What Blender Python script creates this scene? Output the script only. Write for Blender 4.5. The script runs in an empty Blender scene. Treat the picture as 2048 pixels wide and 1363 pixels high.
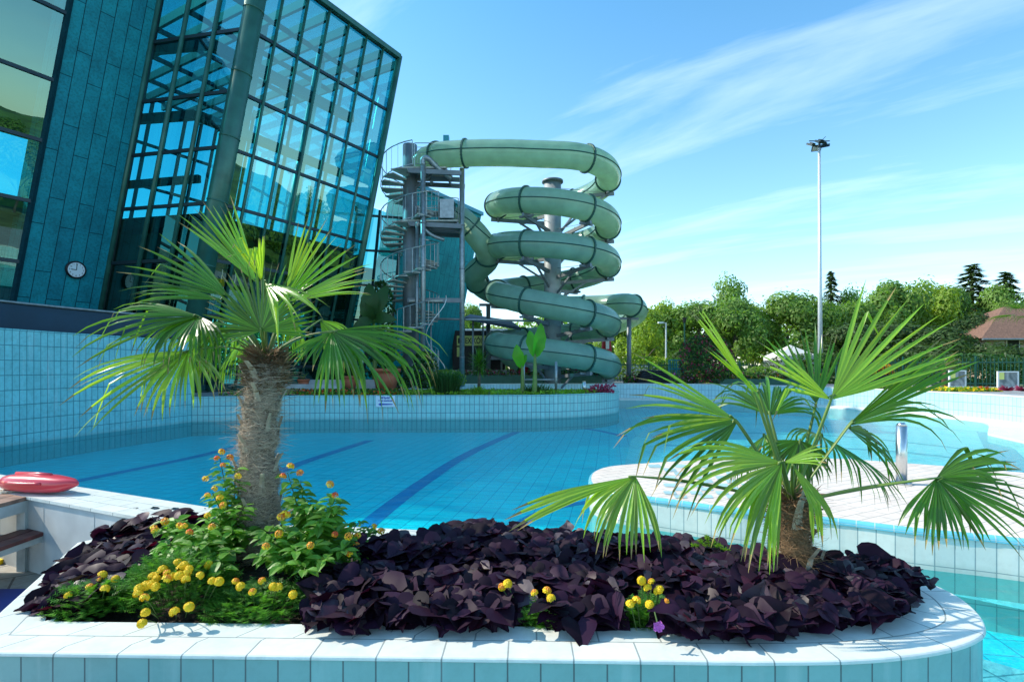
import bpy, math, random
from mathutils import Vector, Matrix, noise
from mathutils.geometry import tessellate_polygon
random.seed(7)
V = Vector
D = bpy.data
col = bpy.context.scene.collection
scene = bpy.context.scene

# ------------------------------------------------------------------ camera
EYE = 1.55
F = 1100.0            # focal length in photo pixels (2048 wide)
CX, HY = 1024.0, 735.0
cam = D.cameras.new('camera')
camo = D.objects.new('camera', cam)
col.objects.link(camo)
camo.location = (0, 0, EYE)
camo.rotation_euler = (math.radians(90), 0, 0)
cam.sensor_width = 36
cam.lens = 36 * F / 2048
cam.shift_y = (HY - 681.5) / 2048
cam.clip_start = 0.05
cam.clip_end = 2000
scene.camera = camo

# ------------------------------------------------------------------ sun and sky
SUN_DIR = V((-0.98, 0.20, 0)).normalized()
SUN_EL = math.radians(40)
s = V((SUN_DIR.x * math.cos(SUN_EL), SUN_DIR.y * math.cos(SUN_EL), math.sin(SUN_EL)))
sun = D.lights.new('sun', 'SUN')
sun.energy = 4.3
sun.angle = math.radians(0.53)
sun.color = (1.0, 0.92, 0.78)
suno = D.objects.new('sun', sun)
col.objects.link(suno)
suno.rotation_euler = s.to_track_quat('Z', 'Y').to_euler()
suno.location = (-20, 10, 30)

world = D.worlds.new('World')
scene.world = world
world.use_nodes = True
wt = world.node_tree
wt.nodes.clear()
wo = wt.nodes.new('ShaderNodeOutputWorld')
bg = wt.nodes.new('ShaderNodeBackground')
sky = wt.nodes.new('ShaderNodeTexSky')
sky.sky_type = 'NISHITA'
sky.sun_disc = False
sky.sun_elevation = SUN_EL
sky.sun_rotation = math.atan2(SUN_DIR.x, SUN_DIR.y)
sky.air_density = 1.0
sky.dust_density = 0.6
sky.ozone_density = 2.5
bg.inputs['Strength'].default_value = 0.15
# thin cirrus: soft streaks laid out on a flat layer high above the ground
tc = wt.nodes.new('ShaderNodeTexCoord')
sep = wt.nodes.new('ShaderNodeSeparateXYZ')
wt.links.new(tc.outputs['Generated'], sep.inputs[0])
def wmath(op, a, b=None, c=None):
    n = wt.nodes.new('ShaderNodeMath'); n.operation = op
    for i, x in enumerate((a, b, c)):
        if x is None: continue
        if isinstance(x, (int, float)): n.inputs[i].default_value = x
        else: wt.links.new(x, n.inputs[i])
    return n.outputs[0]
zz = wmath('MAXIMUM', sep.outputs['Z'], 0.0)
zz = wmath('ADD', zz, 0.12)
px = wmath('DIVIDE', sep.outputs['X'], zz)
py = wmath('DIVIDE', sep.outputs['Y'], zz)
cmb = wt.nodes.new('ShaderNodeCombineXYZ')
wt.links.new(px, cmb.inputs[0]); wt.links.new(py, cmb.inputs[1])
mp = wt.nodes.new('ShaderNodeMapping')
mp.vector_type = 'TEXTURE'
mp.inputs['Rotation'].default_value = (0, 0, math.radians(-38))
mp.inputs['Scale'].default_value = (3.0, 0.72, 1)
mp.inputs['Location'].default_value = (1.9, 0.35, 0)
wt.links.new(cmb.outputs[0], mp.inputs[0])
n1 = wt.nodes.new('ShaderNodeTexNoise')
n1.inputs['Scale'].default_value = 1.7
n1.inputs['Detail'].default_value = 9
n1.inputs['Roughness'].default_value = 0.58
n1.inputs['Distortion'].default_value = 0.35
wt.links.new(mp.outputs[0], n1.inputs['Vector'])
r1 = wt.nodes.new('ShaderNodeValToRGB')
r1.color_ramp.elements[0].position = 0.50
r1.color_ramp.elements[1].position = 0.78
r1.color_ramp.elements[1].color = (0.36, 0.36, 0.36, 1)
wt.links.new(n1.outputs['Fac'], r1.inputs[0])
tint = wt.nodes.new('ShaderNodeMixRGB'); tint.blend_type = 'MULTIPLY'
tint.inputs[0].default_value = 1.0
gr = wt.nodes.new('ShaderNodeValToRGB')      # deeper blue overhead, paler towards the horizon
gr.color_ramp.elements[0].position = 0.0; gr.color_ramp.elements[0].color = (.78, .78, .78, 1)
gr.color_ramp.elements[1].position = 0.62; gr.color_ramp.elements[1].color = (.32, .64, .68, 1)
e_ = gr.color_ramp.elements.new(0.22); e_.color = (.58, .74, .74, 1)
wt.links.new(sep.outputs['Z'], gr.inputs[0])
sc2 = wt.nodes.new('ShaderNodeVectorMath'); sc2.operation = 'SCALE'; sc2.inputs['Scale'].default_value = 2.2
wt.links.new(gr.outputs[0], sc2.inputs[0]); wt.links.new(sc2.outputs[0], tint.inputs[2])
wt.links.new(sky.outputs[0], tint.inputs[1])
mixc = wt.nodes.new('ShaderNodeMixRGB')
wt.links.new(r1.outputs[0], mixc.inputs[0])
wt.links.new(tint.outputs[0], mixc.inputs[1])
mixc.inputs[2].default_value = (8.0, 9.2, 9.8, 1)
wt.links.new(mixc.outputs[0], bg.inputs[0])
wt.links.new(bg.outputs[0], wo.inputs[0])

scene.render.engine = 'CYCLES'
scene.view_settings.view_transform = 'Standard'
scene.view_settings.look = 'None'
scene.view_settings.exposure = 0.45
scene.view_settings.gamma = 1.0
scene.cycles.max_bounces = 12
scene.cycles.transparent_max_bounces = 24
scene.cycles.transmission_bounces = 8
scene.cycles.glossy_bounces = 4
scene.cycles.diffuse_bounces = 3

# ------------------------------------------------------------------ helpers
def P(u, v, y):
    return V(((u - CX) / F * y, y, EYE - (v - HY) / F * y))
def G(u, v, z):
    y = (EYE - z) * F / (v - HY)
    return V(((u - CX) / F * y, y, z))
def lerp(a, b, t): return a + (b - a) * t
def R(a, b): return random.uniform(a, b)

ORG = {}
def org(o):
    while o.parent: o = o.parent
    return ORG.get(o.name, V((0, 0, 0)))
def props(o, label=None, cat=None, group=None, kind=None):
    if label: o['label'] = label
    if cat: o['category'] = cat
    if group: o['group'] = group
    if kind: o['kind'] = kind
    return o
def thing(name, label, cat, loc=(0, 0, 0), group=None):
    o = D.objects.new(name, None)
    col.objects.link(o)
    o.location = V(loc); ORG[o.name] = V(loc)
    o.empty_display_size = 0.2
    return props(o, label, cat, group)
def link(o, parent=None):
    col.objects.link(o)
    if parent is not None: o.parent = parent
    return o
def copy_tree(o, parent=None):
    c = o.copy(); col.objects.link(c); c.parent = parent
    for ch in list(o.children): copy_tree(ch, c)
    return c

class MB:
    def __init__(s):
        s.v = []; s.f = []; s.uv = []; s.m = []; s.hasuv = False
    def face(s, pts, m=0, uv=None):
        b = len(s.v); s.v += [V(p) for p in pts]
        s.f.append(tuple(range(b, b + len(pts)))); s.m.append(m)
        if uv: s.hasuv = True
        s.uv.append(uv or [(0, 0)] * len(pts))
    def idx(s, verts, faces, m=0):
        b = len(s.v); s.v += [V(p) for p in verts]
        for f in faces:
            s.f.append(tuple(b + i for i in f)); s.m.append(m); s.uv.append([(0, 0)] * len(f))
    def box(s, lo, hi, m=0, M=None):
        x0, y0, z0 = lo; x1, y1, z1 = hi
        vs = [V((x, y, z)) for z in (z0, z1) for y in (y0, y1) for x in (x0, x1)]
        if M: vs = [M @ p for p in vs]
        s.idx(vs, [(0, 2, 3, 1), (4, 5, 7, 6), (0, 1, 5, 4), (2, 6, 7, 3), (0, 4, 6, 2), (1, 3, 7, 5)], m)
    def beam(s, a, b, w, h, m=0, up=(0, 0, 1)):
        a = V(a); b = V(b); d = (b - a)
        if d.length < 1e-6: return
        d.normalize(); up = V(up)
        if abs(d.dot(up)) > .98: up = V((0, 1, 0))
        sd = d.cross(up).normalized(); u2 = sd.cross(d).normalized()
        vs = []
        for p in (a, b):
            for i, j in ((-1, -1), (1, -1), (1, 1), (-1, 1)):
                vs.append(p + sd * (i * w / 2) + u2 * (j * h / 2))
        s.idx(vs, [(3, 2, 1, 0), (4, 5, 6, 7), (0, 1, 5, 4), (1, 2, 6, 5), (2, 3, 7, 6), (3, 0, 4, 7)], m)
    def tube(s, pts, r, n=8, caps=True, m=0, flat=1.0):
        pts = [V(p) for p in pts]
        if not isinstance(r, (list, tuple)): r = [r] * len(pts)
        t0 = (pts[1] - pts[0]).normalized()
        up = V((0, 0, 1)) if abs(t0.z) < .9 else V((0, 1, 0))
        sd = t0.cross(up).normalized()
        vs = []; N = len(pts)
        for i, p in enumerate(pts):
            t = (pts[min(i + 1, N - 1)] - pts[max(i - 1, 0)])
            t = t.normalized() if t.length > 1e-9 else t0
            sd = (sd - t * sd.dot(t))
            sd = sd.normalized() if sd.length > 1e-6 else t.orthogonal().normalized()
            bi = t.cross(sd)
            for k in range(n):
                a = 2 * math.pi * k / n
                vs.append(p + sd * (math.cos(a) * r[i]) + bi * (math.sin(a) * r[i] * flat))
        fs = []
        for i in range(N - 1):
            for k in range(n):
                k2 = (k + 1) % n
                fs.append((i * n + k, i * n + k2, (i + 1) * n + k2, (i + 1) * n + k))
        if caps:
            fs.append(tuple(range(n - 1, -1, -1))); fs.append(tuple((N - 1) * n + k for k in range(n)))
        s.idx(vs, fs, m)
    def cyl(s, c, r, z0, z1, n=16, m=0, r2=None):
        s.tube([(c[0], c[1], z0), (c[0], c[1], z1)], [r, r if r2 is None else r2], n, True, m)
    def build(s, name, mats, parent=None, smooth=False, merge=False):
        me = D.meshes.new(name)
        o0 = org(parent) if parent is not None else V((0, 0, 0))
        me.from_pydata([tuple(p - o0) for p in s.v], [], s.f)
        if not isinstance(mats, (list, tuple)): mats = [mats]
        for m in mats: me.materials.append(m)
        if len(mats) > 1: me.polygons.foreach_set('material_index', s.m)
        if s.hasuv:
            l = me.uv_layers.new(name='UVMap')
            flat = []
            for q in s.uv:
                for a in q: flat += [a[0], a[1]]
            l.data.foreach_set('uv', flat)
        if smooth:
            me.polygons.foreach_set('use_smooth', [True] * len(me.polygons))
        me.validate(); me.update()
        return link(D.objects.new(name, me), parent)

def solo(mb, name, mats, label, cat, group=None, kind=None, smooth=False):
    return props(mb.build(name, mats, None, smooth), label, cat, group, kind)

def catmull(pts, n=8):
    pts = [V(p) for p in pts]; out = []
    q = [pts[0] * 2 - pts[1]] + pts + [pts[-1] * 2 - pts[-2]]
    for i in range(1, len(q) - 2):
        a, b, c, d = q[i - 1], q[i], q[i + 1], q[i + 2]
        for k in range(n):
            t = k / n
            out.append(.5 * ((2 * b) + (c - a) * t + (2 * a - 5 * b + 4 * c - d) * t * t + (3 * b - a - 3 * c + d) * t ** 3))
    out.append(pts[-1])
    return out

# ------------------------------------------------------------------ materials
def nodes(name):
    m = D.materials.new(name); m.use_nodes = True
    nt = m.node_tree; nt.nodes.clear()
    out = nt.nodes.new('ShaderNodeOutputMaterial')
    return m, nt, out
def nn(nt, t, **kw):
    n = nt.nodes.new(t)
    for k, v in kw.items(): setattr(n, k, v)
    return n
def rgb(c): return (c[0], c[1], c[2], 1)
def mat(name, c, rough=.6, metal=0, var=.15, scale=4.0, bump=0.0, spec=.5, detail=5, coords='Object', trans=0.0, tcol=None, island=0.0, coat=0):
    m, nt, out = nodes(name)
    b = nn(nt, 'ShaderNodeBsdfPrincipled')
    b.inputs['Roughness'].default_value = rough
    b.inputs['Metallic'].default_value = metal
    b.inputs['Specular IOR Level'].default_value = spec
    b.inputs['Coat Weight'].default_value = coat
    t = nn(nt, 'ShaderNodeTexCoord'); n = nn(nt, 'ShaderNodeTexNoise')
    n.inputs['Scale'].default_value = scale; n.inputs['Detail'].default_value = detail
    nt.links.new(t.outputs[coords], n.inputs['Vector'])
    fac = n.outputs['Fac']
    if island:
        g = nn(nt, 'ShaderNodeNewGeometry')
        mx = nn(nt, 'ShaderNodeMix'); mx.data_type = 'FLOAT'
        mx.inputs[0].default_value = island
        nt.links.new(fac, mx.inputs[2]); nt.links.new(g.outputs['Random Per Island'], mx.inputs[3])
        fac = mx.outputs[0]
    r = nn(nt, 'ShaderNodeValToRGB')
    r.color_ramp.elements[0].position = .3 if not island else .12
    r.color_ramp.elements[1].position = .7 if not island else .88
    r.color_ramp.elements[0].color = rgb([x * (1 - var) for x in c])
    r.color_ramp.elements[1].color = rgb([min(1, x * (1 + var)) for x in c])
    nt.links.new(fac, r.inputs[0]); nt.links.new(r.outputs[0], b.inputs['Base Color'])
    if bump:
        bp = nn(nt, 'ShaderNodeBump'); bp.inputs['Strength'].default_value = bump; bp.inputs['Distance'].default_value = .02
        nt.links.new(n.outputs['Fac'], bp.inputs['Height']); nt.links.new(bp.outputs[0], b.inputs['Normal'])
    sh = b.outputs[0]
    if trans:
        tr = nn(nt, 'ShaderNodeBsdfTranslucent')
        mc = nn(nt, 'ShaderNodeMixRGB', blend_type='MULTIPLY'); mc.inputs[0].default_value = 1
        nt.links.new(r.outputs[0], mc.inputs[1]); mc.inputs[2].default_value = rgb(tcol or (2, 2.4, 1.2))
        nt.links.new(mc.outputs[0], tr.inputs[0])
        ms = nn(nt, 'ShaderNodeMixShader'); ms.inputs[0].default_value = trans
        nt.links.new(sh, ms.inputs[1]); nt.links.new(tr.outputs[0], ms.inputs[2]); sh = ms.outputs[0]
    nt.links.new(sh, out.inputs[0])
    return m
def tile(name, c, grout, w, h, mortar=.006, offset=0.0, rough=.25, var=.05, dirt=.1, stain=.0, bump=.35, vary=None, swap=False, scum=False, spec=.5):
    m, nt, out = nodes(name)
    b = nn(nt, 'ShaderNodeBsdfPrincipled'); b.inputs['Specular IOR Level'].default_value = spec
    t = nn(nt, 'ShaderNodeTexCoord')
    br = nn(nt, 'ShaderNodeTexBrick')
    br.offset = offset; br.squash = 1
    br.inputs['Scale'].default_value = 1
    br.inputs['Brick Width'].default_value = w
    br.inputs['Row Height'].default_value = h
    br.inputs['Mortar Size'].default_value = mortar
    br.inputs['Mortar Smooth'].default_value = .15
    c2 = vary or [min(1, x * (1 - var * 2)) for x in c]
    br.inputs['Color1'].default_value = rgb(c)
    br.inputs['Color2'].default_value = rgb(c2)
    br.inputs['Mortar'].default_value = rgb(grout)
    if swap:
        sx_ = nn(nt, 'ShaderNodeSeparateXYZ'); cx_ = nn(nt, 'ShaderNodeCombineXYZ')
        nt.links.new(t.outputs['UV'], sx_.inputs[0]); nt.links.new(sx_.outputs[0], cx_.inputs[1]); nt.links.new(sx_.outputs[1], cx_.inputs[0])
        nt.links.new(cx_.outputs[0], br.inputs['Vector'])
    else:
        nt.links.new(t.outputs['UV'], br.inputs['Vector'])
    n = nn(nt, 'ShaderNodeTexNoise'); n.inputs['Scale'].default_value = 1.7; n.inputs['Detail'].default_value = 8
    n.inputs['Roughness'].default_value = .65
    nt.links.new(t.outputs['Object'], n.inputs['Vector'])
    r = nn(nt, 'ShaderNodeValToRGB')
    r.color_ramp.elements[0].position = .3; r.color_ramp.elements[1].position = .65
    r.color_ramp.elements[0].color = (1 - dirt, 1 - dirt * .8, 1 - dirt * .75, 1)
    nt.links.new(n.outputs['Fac'], r.inputs[0])
    mc = nn(nt, 'ShaderNodeMixRGB', blend_type='MULTIPLY'); mc.inputs[0].default_value = 1
    nt.links.new(br.outputs['Color'], mc.inputs[1]); nt.links.new(r.outputs[0], mc.inputs[2])
    n5 = nn(nt, 'ShaderNodeTexNoise'); n5.inputs['Scale'].default_value = 14; n5.inputs['Detail'].default_value = 8; n5.inputs['Roughness'].default_value = .7
    nt.links.new(t.outputs['Object'], n5.inputs['Vector'])
    r5 = nn(nt, 'ShaderNodeValToRGB'); r5.color_ramp.elements[0].position = .28; r5.color_ramp.elements[1].position = .55
    r5.color_ramp.elements[0].color = (1 - dirt * .9, 1 - dirt, 1 - dirt * 1.1, 1); nt.links.new(n5.outputs['Fac'], r5.inputs[0])
    mc5 = nn(nt, 'ShaderNodeMixRGB', blend_type='MULTIPLY'); mc5.inputs[0].default_value = 1
    nt.links.new(mc.outputs[0], mc5.inputs[1]); nt.links.new(r5.outputs[0], mc5.inputs[2])
    base_out = mc5.outputs[0]
    if scum:
        sz_ = nn(nt, 'ShaderNodeSeparateXYZ'); nt.links.new(t.outputs['Object'], sz_.inputs[0])
        mr = nn(nt, 'ShaderNodeMapRange'); mr.inputs['From Min'].default_value = .015; mr.inputs['From Max'].default_value = .085; mr.inputs['To Min'].default_value = .55; mr.inputs['To Max'].default_value = 0
        nt.links.new(sz_.outputs[2], mr.inputs['Value'])
        ml = nn(nt, 'ShaderNodeMath', operation='MULTIPLY'); nt.links.new(mr.outputs[0], ml.inputs[0]); nt.links.new(n.outputs['Fac'], ml.inputs[1])
        m2 = nn(nt, 'ShaderNodeMixRGB'); nt.links.new(ml.outputs[0], m2.inputs[0]); nt.links.new(base_out, m2.inputs[1]); m2.inputs[2].default_value = (.22, .30, .24, 1)
        # lime streaks running down the tiles
        mp2 = nn(nt, 'ShaderNodeMapping'); mp2.inputs['Scale'].default_value = (5, 5, .35); nt.links.new(t.outputs['Object'], mp2.inputs[0])
        ns = nn(nt, 'ShaderNodeTexNoise'); ns.inputs['Scale'].default_value = 2.2; ns.inputs['Detail'].default_value = 6; nt.links.new(mp2.outputs[0], ns.inputs['Vector'])
        r3 = nn(nt, 'ShaderNodeValToRGB'); r3.color_ramp.elements[0].position = .56; r3.color_ramp.elements[1].position = .75; r3.color_ramp.elements[1].color = (.28, .28, .28, 1); nt.links.new(ns.outputs['Fac'], r3.inputs[0])
        m3 = nn(nt, 'ShaderNodeMixRGB'); nt.links.new(r3.outputs[0], m3.inputs[0]); nt.links.new(m2.outputs[0], m3.inputs[1]); m3.inputs[2].default_value = (.72, .78, .76, 1)
        base_out = m3.outputs[0]
    nt.links.new(base_out, b.inputs['Base Color'])
    rr = nn(nt, 'ShaderNodeMapRange')
    rr.inputs['To Min'].default_value = rough; rr.inputs['To Max'].default_value = .8
    nt.links.new(br.outputs['Fac'], rr.inputs['Value']); nt.links.new(rr.outputs[0], b.inputs['Roughness'])
    bp = nn(nt, 'ShaderNodeBump', invert=True); bp.inputs['Strength'].default_value = bump; bp.inputs['Distance'].default_value = .004
    nt.links.new(br.outputs['Fac'], bp.inputs['Height']); nt.links.new(bp.outputs[0], b.inputs['Normal'])
    nt.links.new(b.outputs[0], out.inputs[0])
    return m

AQ = (.47, .78, .80)
M = {}
M['tile_front'] = tile('tile_front', (.30, .49, .47), (.13, .17, .17), .1255, .262, .0035, dirt=.10, scum=True)
M['tile_bed'] = tile('tile_bed', (.34, .70, .68), (.10, .22, .25), .145, .25, .009, dirt=.12, scum=True)
M['tile_left'] = tile('tile_left', (.27, .70, .72), (.08, .27, .30), .15, .30, .009, dirt=.22, scum=True)
M['tile_far'] = tile('tile_far', (.50, .76, .80), (.22, .38, .42), .15, .25, .008, dirt=.10, scum=True)
M['tile_island'] = tile('tile_island', (.80, .78, .70), (.30, .36, .36), .125, .25, .004, dirt=.10, scum=True)
M['tile_bath'] = tile('tile_bath', (.40, .74, .80), (.12, .30, .36), .125, .25, .006, dirt=.08)
M['coping'] = tile('coping', (.80, .82, .77), (.30, .33, .32), .2495, .125, .0035, offset=.45, rough=.35, dirt=.16, bump=.3)
M['coping_white'] = tile('coping_white', (.80, .80, .74), (.55, .58, .56), .25, .14, .004, dirt=.08)
M['nose'] = tile('bullnose', (.16, .55, .68), (.45, .55, .55), .1255, 1.0, .004, rough=.2, dirt=.08)
M['paving'] = tile('paving', (.80, .69, .60), (.42, .38, .34), .25, .125, .005, offset=.5, rough=.7, dirt=.14, vary=(.72, .60, .52))
M['deck'] = tile('deck', (.40, .37, .33), (.14, .12, .11), .33, .33, .008, offset=.5, rough=.75, dirt=.35)
M['pool_tile'] = tile('pool_tile', (.02, .95, 1.0), (.01, .52, .68), .25, .125 * 2, .007, offset=0, rough=.4, dirt=.10, bump=0)
M['pool_pale'] = tile('pool_pale', (.62, .90, .90), (.30, .62, .66), .25, .25, .007, rough=.4, dirt=.08, bump=0)
M['copper'] = tile('copper', (.008, .300, .365), (.004, .05, .07), 2.3, .404, .012, offset=.37, rough=.55, dirt=.45, bump=.6, vary=(.006, .235, .310), swap=True, spec=.18)
M['copper2'] = tile('copper_light', (.006, .42, .48), (.004, .20, .25), 2.6, .42, .014, offset=.4, rough=.6, dirt=.35, bump=.5, swap=True, spec=.2)
M['concrete'] = mat('concrete', (.47, .48, .47), .85, var=.28, scale=2.2, bump=.3, detail=10)
M['grey_metal'] = mat('grey_metal', (.19, .215, .235), .5, .3, var=.15, scale=3)
M['light_metal'] = mat('light_grey_metal', (.33, .36, .38), .5, .2, var=.15, scale=3)
M['galv'] = mat('galvanised', (.34, .37, .38), .42, .65, var=.2, scale=9)
M['tread'] = mat('tread', (.46, .44, .39), .75, 0, var=.2, scale=6)
M['steel'] = mat('brushed_steel', (.62, .63, .63), .28, 1, var=.06, scale=30)
M['white_pole'] = mat('white_pole', (.62, .65, .66), .4, .3, var=.05)
M['green_steel'] = mat('green_steel', (.030, .125, .095), .35, .2, var=.25, scale=2)
M['dark_steel'] = mat('dark_steel', (.012, .030, .038), .4, .3, var=.2, scale=2)
M['blue_steel'] = mat('blue_steel', (.02, .06, .10), .5, .2, var=.2, scale=2)
M['fascia'] = mat('fascia', (.010, .045, .085), .6, .0, var=.2, scale=1.5)
M['black'] = mat('black', (.008, .009, .011), .5, 0, var=.2)
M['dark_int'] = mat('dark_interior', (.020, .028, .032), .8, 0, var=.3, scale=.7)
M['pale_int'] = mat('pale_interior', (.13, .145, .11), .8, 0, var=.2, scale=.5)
M['white'] = mat('white_paint', (.78, .79, .78), .5, 0, var=.05)
M['plastic_bag'] = mat('black_foil', (.012, .013, .015), .18, 0, var=.3, bump=.6, scale=12, coat=.5)
M['red_float'] = mat('red_float', (.62, .035, .055), .28, 0, var=.06, scale=3, coat=.4)
M['rope'] = mat('rope', (.55, .50, .40), .9)
M['wood'] = mat('weathered_wood', (.22, .13, .095), .7, 0, var=.45, scale=14, bump=.3)
M['wood_red'] = mat('stained_wood', (.13, .035, .032), .5, 0, var=.4, scale=12, bump=.2)
M['bench_paint'] = mat('bench_frame', (.45, .47, .46), .6, 0, var=.22, scale=8)
M['terracotta'] = mat('terracotta', (.42, .12, .055), .7, 0, var=.15, scale=5)
M['soil'] = mat('soil', (.035, .022, .014), .95, 0, var=.7, scale=40, bump=1)
M['ground'] = mat('ground', (.10, .13, .05), .95, 0, var=.5, scale=.6, bump=.4)
M['terrace'] = tile('terrace', (.36, .36, .36), (.22, .22, .22), .5, .5, .01, rough=.8, dirt=.2)
M['bluemat'] = mat('blue_mat', (.012, .03, .20), .7)
M['pool_near'] = tile('pool_near', (.85, .80, .80), (.22, .34, .38), .25, .25, .008, rough=.4, dirt=.15, bump=0)
M['lane'] = mat('lane_blue', (.01, .27, .58), .5, var=.12, scale=9)
M['lane2'] = mat('lane_teal', (.03, .46, .56), .5, var=.1, scale=9)
M['sign_yellow'] = mat('sign_yellow', (.80, .80, .22), .5, var=.05)
M['sign_black'] = mat('sign_black', (.006, .006, .008), .5)
M['sign_white'] = mat('sign_white', (.68, .76, .82), .4, var=.03)
M['sign_blue'] = mat('sign_blue', (.01, .06, .38), .4, var=.03)
M['teal_panel'] = mat('teal_panel', (.02, .27, .35), .3, var=.05)
M['fence'] = mat('fence_green', (.012, .085, .06), .45, .2, var=.1)
M['trough'] = mat('green_trough', (.035, .12, .08), .6, var=.15)
M['roof'] = mat('roof_tiles', (.20, .105, .07), .85, 0, var=.4, scale=9, bump=.5)
M['plaster'] = mat('plaster', (.42, .33, .26), .9, 0, var=.3, scale=3, bump=.2)
M['canvas'] = mat('canvas', (.72, .70, .66), .8, 0, var=.08, trans=.2, tcol=(1, 1, 1))
M['red_cloth'] = mat('red_cloth', (.42, .02, .03), .8)
M['lampglass'] = mat('lamp_glass', (.75, .75, .72), .3)
# foliage
def leaf(name, c, tr=.35, var=.4, rough=.45, scale=3, tcol=(2.2, 2.6, 1.0), island=.75, spec=.4):
    return mat(name, c, rough, 0, var=var, scale=scale, trans=tr, tcol=tcol, island=island, spec=spec)
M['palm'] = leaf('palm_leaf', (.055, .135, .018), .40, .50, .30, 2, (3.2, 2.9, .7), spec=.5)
M['palm_sunlit'] = leaf('palm_leaf_sunlit', (.20, .33, .035), .42, .45, .30, 2, (2.4, 2.2, .7), spec=.55)  # same leaf, with the sunlit and backlit look put into its colour
M['palm_tip'] = mat('palm_dry_tip', (.30, .22, .07), .7)
M['petiole'] = mat('petiole', (.13, .20, .035), .4, var=.2, scale=6)
M['fibre'] = mat('palm_fibre', (.42, .33, .25), .95, var=.5, scale=12, island=.6)
M['fibre_brown'] = mat('palm_fibre_brown', (.19, .115, .06), .95, var=.5, scale=12, island=.6)
M['bark'] = mat('bark', (.10, .085, .065), .95, var=.4, scale=6, bump=.5)
M['palmbark'] = mat('palm_bark', (.24, .18, .13), .95, var=.5, scale=22, bump=1)
M['vine'] = leaf('purple_vine_leaf', (.019, .006, .018), .07, .65, .58, 2.5, (3.0, .5, 1.2), spec=.16)
M['vine_red'] = leaf('purple_vine_leaf_reddish', (.035, .006, .018), .15, .5, .5, 2.5, (3.0, .6, 1.0))
M['lantana'] = leaf('lantana_leaf', (.12, .27, .035), .35, .4, .45, 3, (2.2, 2.4, .8))
M['stub'] = mat('leaf_stub', (.44, .37, .28), .9, var=.35, scale=20)
M['vine_grey'] = leaf('purple_vine_leaf_greyish', (.055, .034, .050), .1, .4, .5, 3)
M['stem'] = mat('stem', (.06, .11, .02), .7)
M['marigold_leaf'] = leaf('marigold_leaf', (.08, .21, .03), .3, .45, .5)
M['yellow'] = mat('yellow_petal', (1.0, .58, .006), .6, var=.25, scale=60, island=.5)
M['orange'] = mat('orange_petal', (.85, .28, .01), .6, var=.3, scale=60, island=.5)
M['redorange'] = mat('red_petal', (.72, .07, .01), .6, var=.35, scale=60, island=.5)
M['pink'] = mat('pink_petal', (.62, .14, .50), .6, var=.2, scale=60)
M['darkpink'] = mat('dark_pink_petal', (.30, .02, .06), .7, var=.4, scale=20, island=.5)
M['limegreen'] = leaf('lime_cover_leaf', (.16, .28, .02), .3, .35, .6)
M['shadegreen'] = leaf('deep_green_leaf', (.03, .085, .02), .3, .45, .5)
M['banana'] = leaf('banana_leaf', (.10, .30, .02), .45, .2, .35, 3, (2.4, 2.6, .6), island=.2)
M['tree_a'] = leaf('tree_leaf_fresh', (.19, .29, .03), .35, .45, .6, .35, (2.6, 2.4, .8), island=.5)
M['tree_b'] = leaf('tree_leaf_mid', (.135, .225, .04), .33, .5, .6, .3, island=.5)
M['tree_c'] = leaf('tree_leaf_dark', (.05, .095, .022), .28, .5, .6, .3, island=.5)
M['conifer'] = leaf('conifer_needle', (.09, .16, .05), .15, .5, .7, .4, island=.5)

# slide fibreglass: light passes through the thin shell
M['slide'] = mat('slide_fibreglass', (.26, .43, .385),   .26, 0, var=.14, scale=1.6, detail=10, trans=.40, tcol=(2.4, 2.0, 1.4), coat=.25)
M['slide_dark'] = mat('slide_flange', (.025, .095, .075), .5, var=.2)

def glass(name, tint, refl=1.0, base=.10, rough=.0):
    m, nt, out = nodes(name)
    tr = nn(nt, 'ShaderNodeBsdfTransparent'); tr.inputs[0].default_value = rgb(tint)
    gl = nn(nt, 'ShaderNodeBsdfGlossy'); gl.inputs['Roughness'].default_value = rough
    gl.inputs[0].default_value = (.55, .95, .85, 1)
    fr = nn(nt, 'ShaderNodeFresnel'); fr.inputs[0].default_value = 1.5
    ad = nn(nt, 'ShaderNodeMath', operation='MULTIPLY_ADD'); ad.inputs[1].default_value = refl; ad.inputs[2].default_value = base
    ad.use_clamp = True
    ms = nn(nt, 'ShaderNodeMixShader')
    n = nn(nt, 'ShaderNodeTexNoise'); n.inputs['Scale'].default_value = .5
    t = nn(nt, 'ShaderNodeTexCoord'); nt.links.new(t.outputs['Object'], n.inputs['Vector'])
    bp = nn(nt, 'ShaderNodeBump'); bp.inputs['Strength'].default_value = .12; bp.inputs['Distance'].default_value = .05
    nt.links.new(n.outputs['Fac'], bp.inputs['Height']); nt.links.new(bp.outputs[0], gl.inputs['Normal'])
    nt.links.new(fr.outputs[0], ad.inputs[0]); nt.links.new(ad.outputs[0], ms.inputs[0])
    nt.links.new(tr.outputs[0], ms.inputs[1]); nt.links.new(gl.outputs[0], ms.inputs[2])
    nt.links.new(ms.outputs[0], out.inputs[0])
    return m
M['glass'] = glass('tinted_glass', (.07, .47, .50), .9, .13)
M['glass_back'] = glass('roof_glass', (.34, .80, .90), .4, .01)

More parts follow.
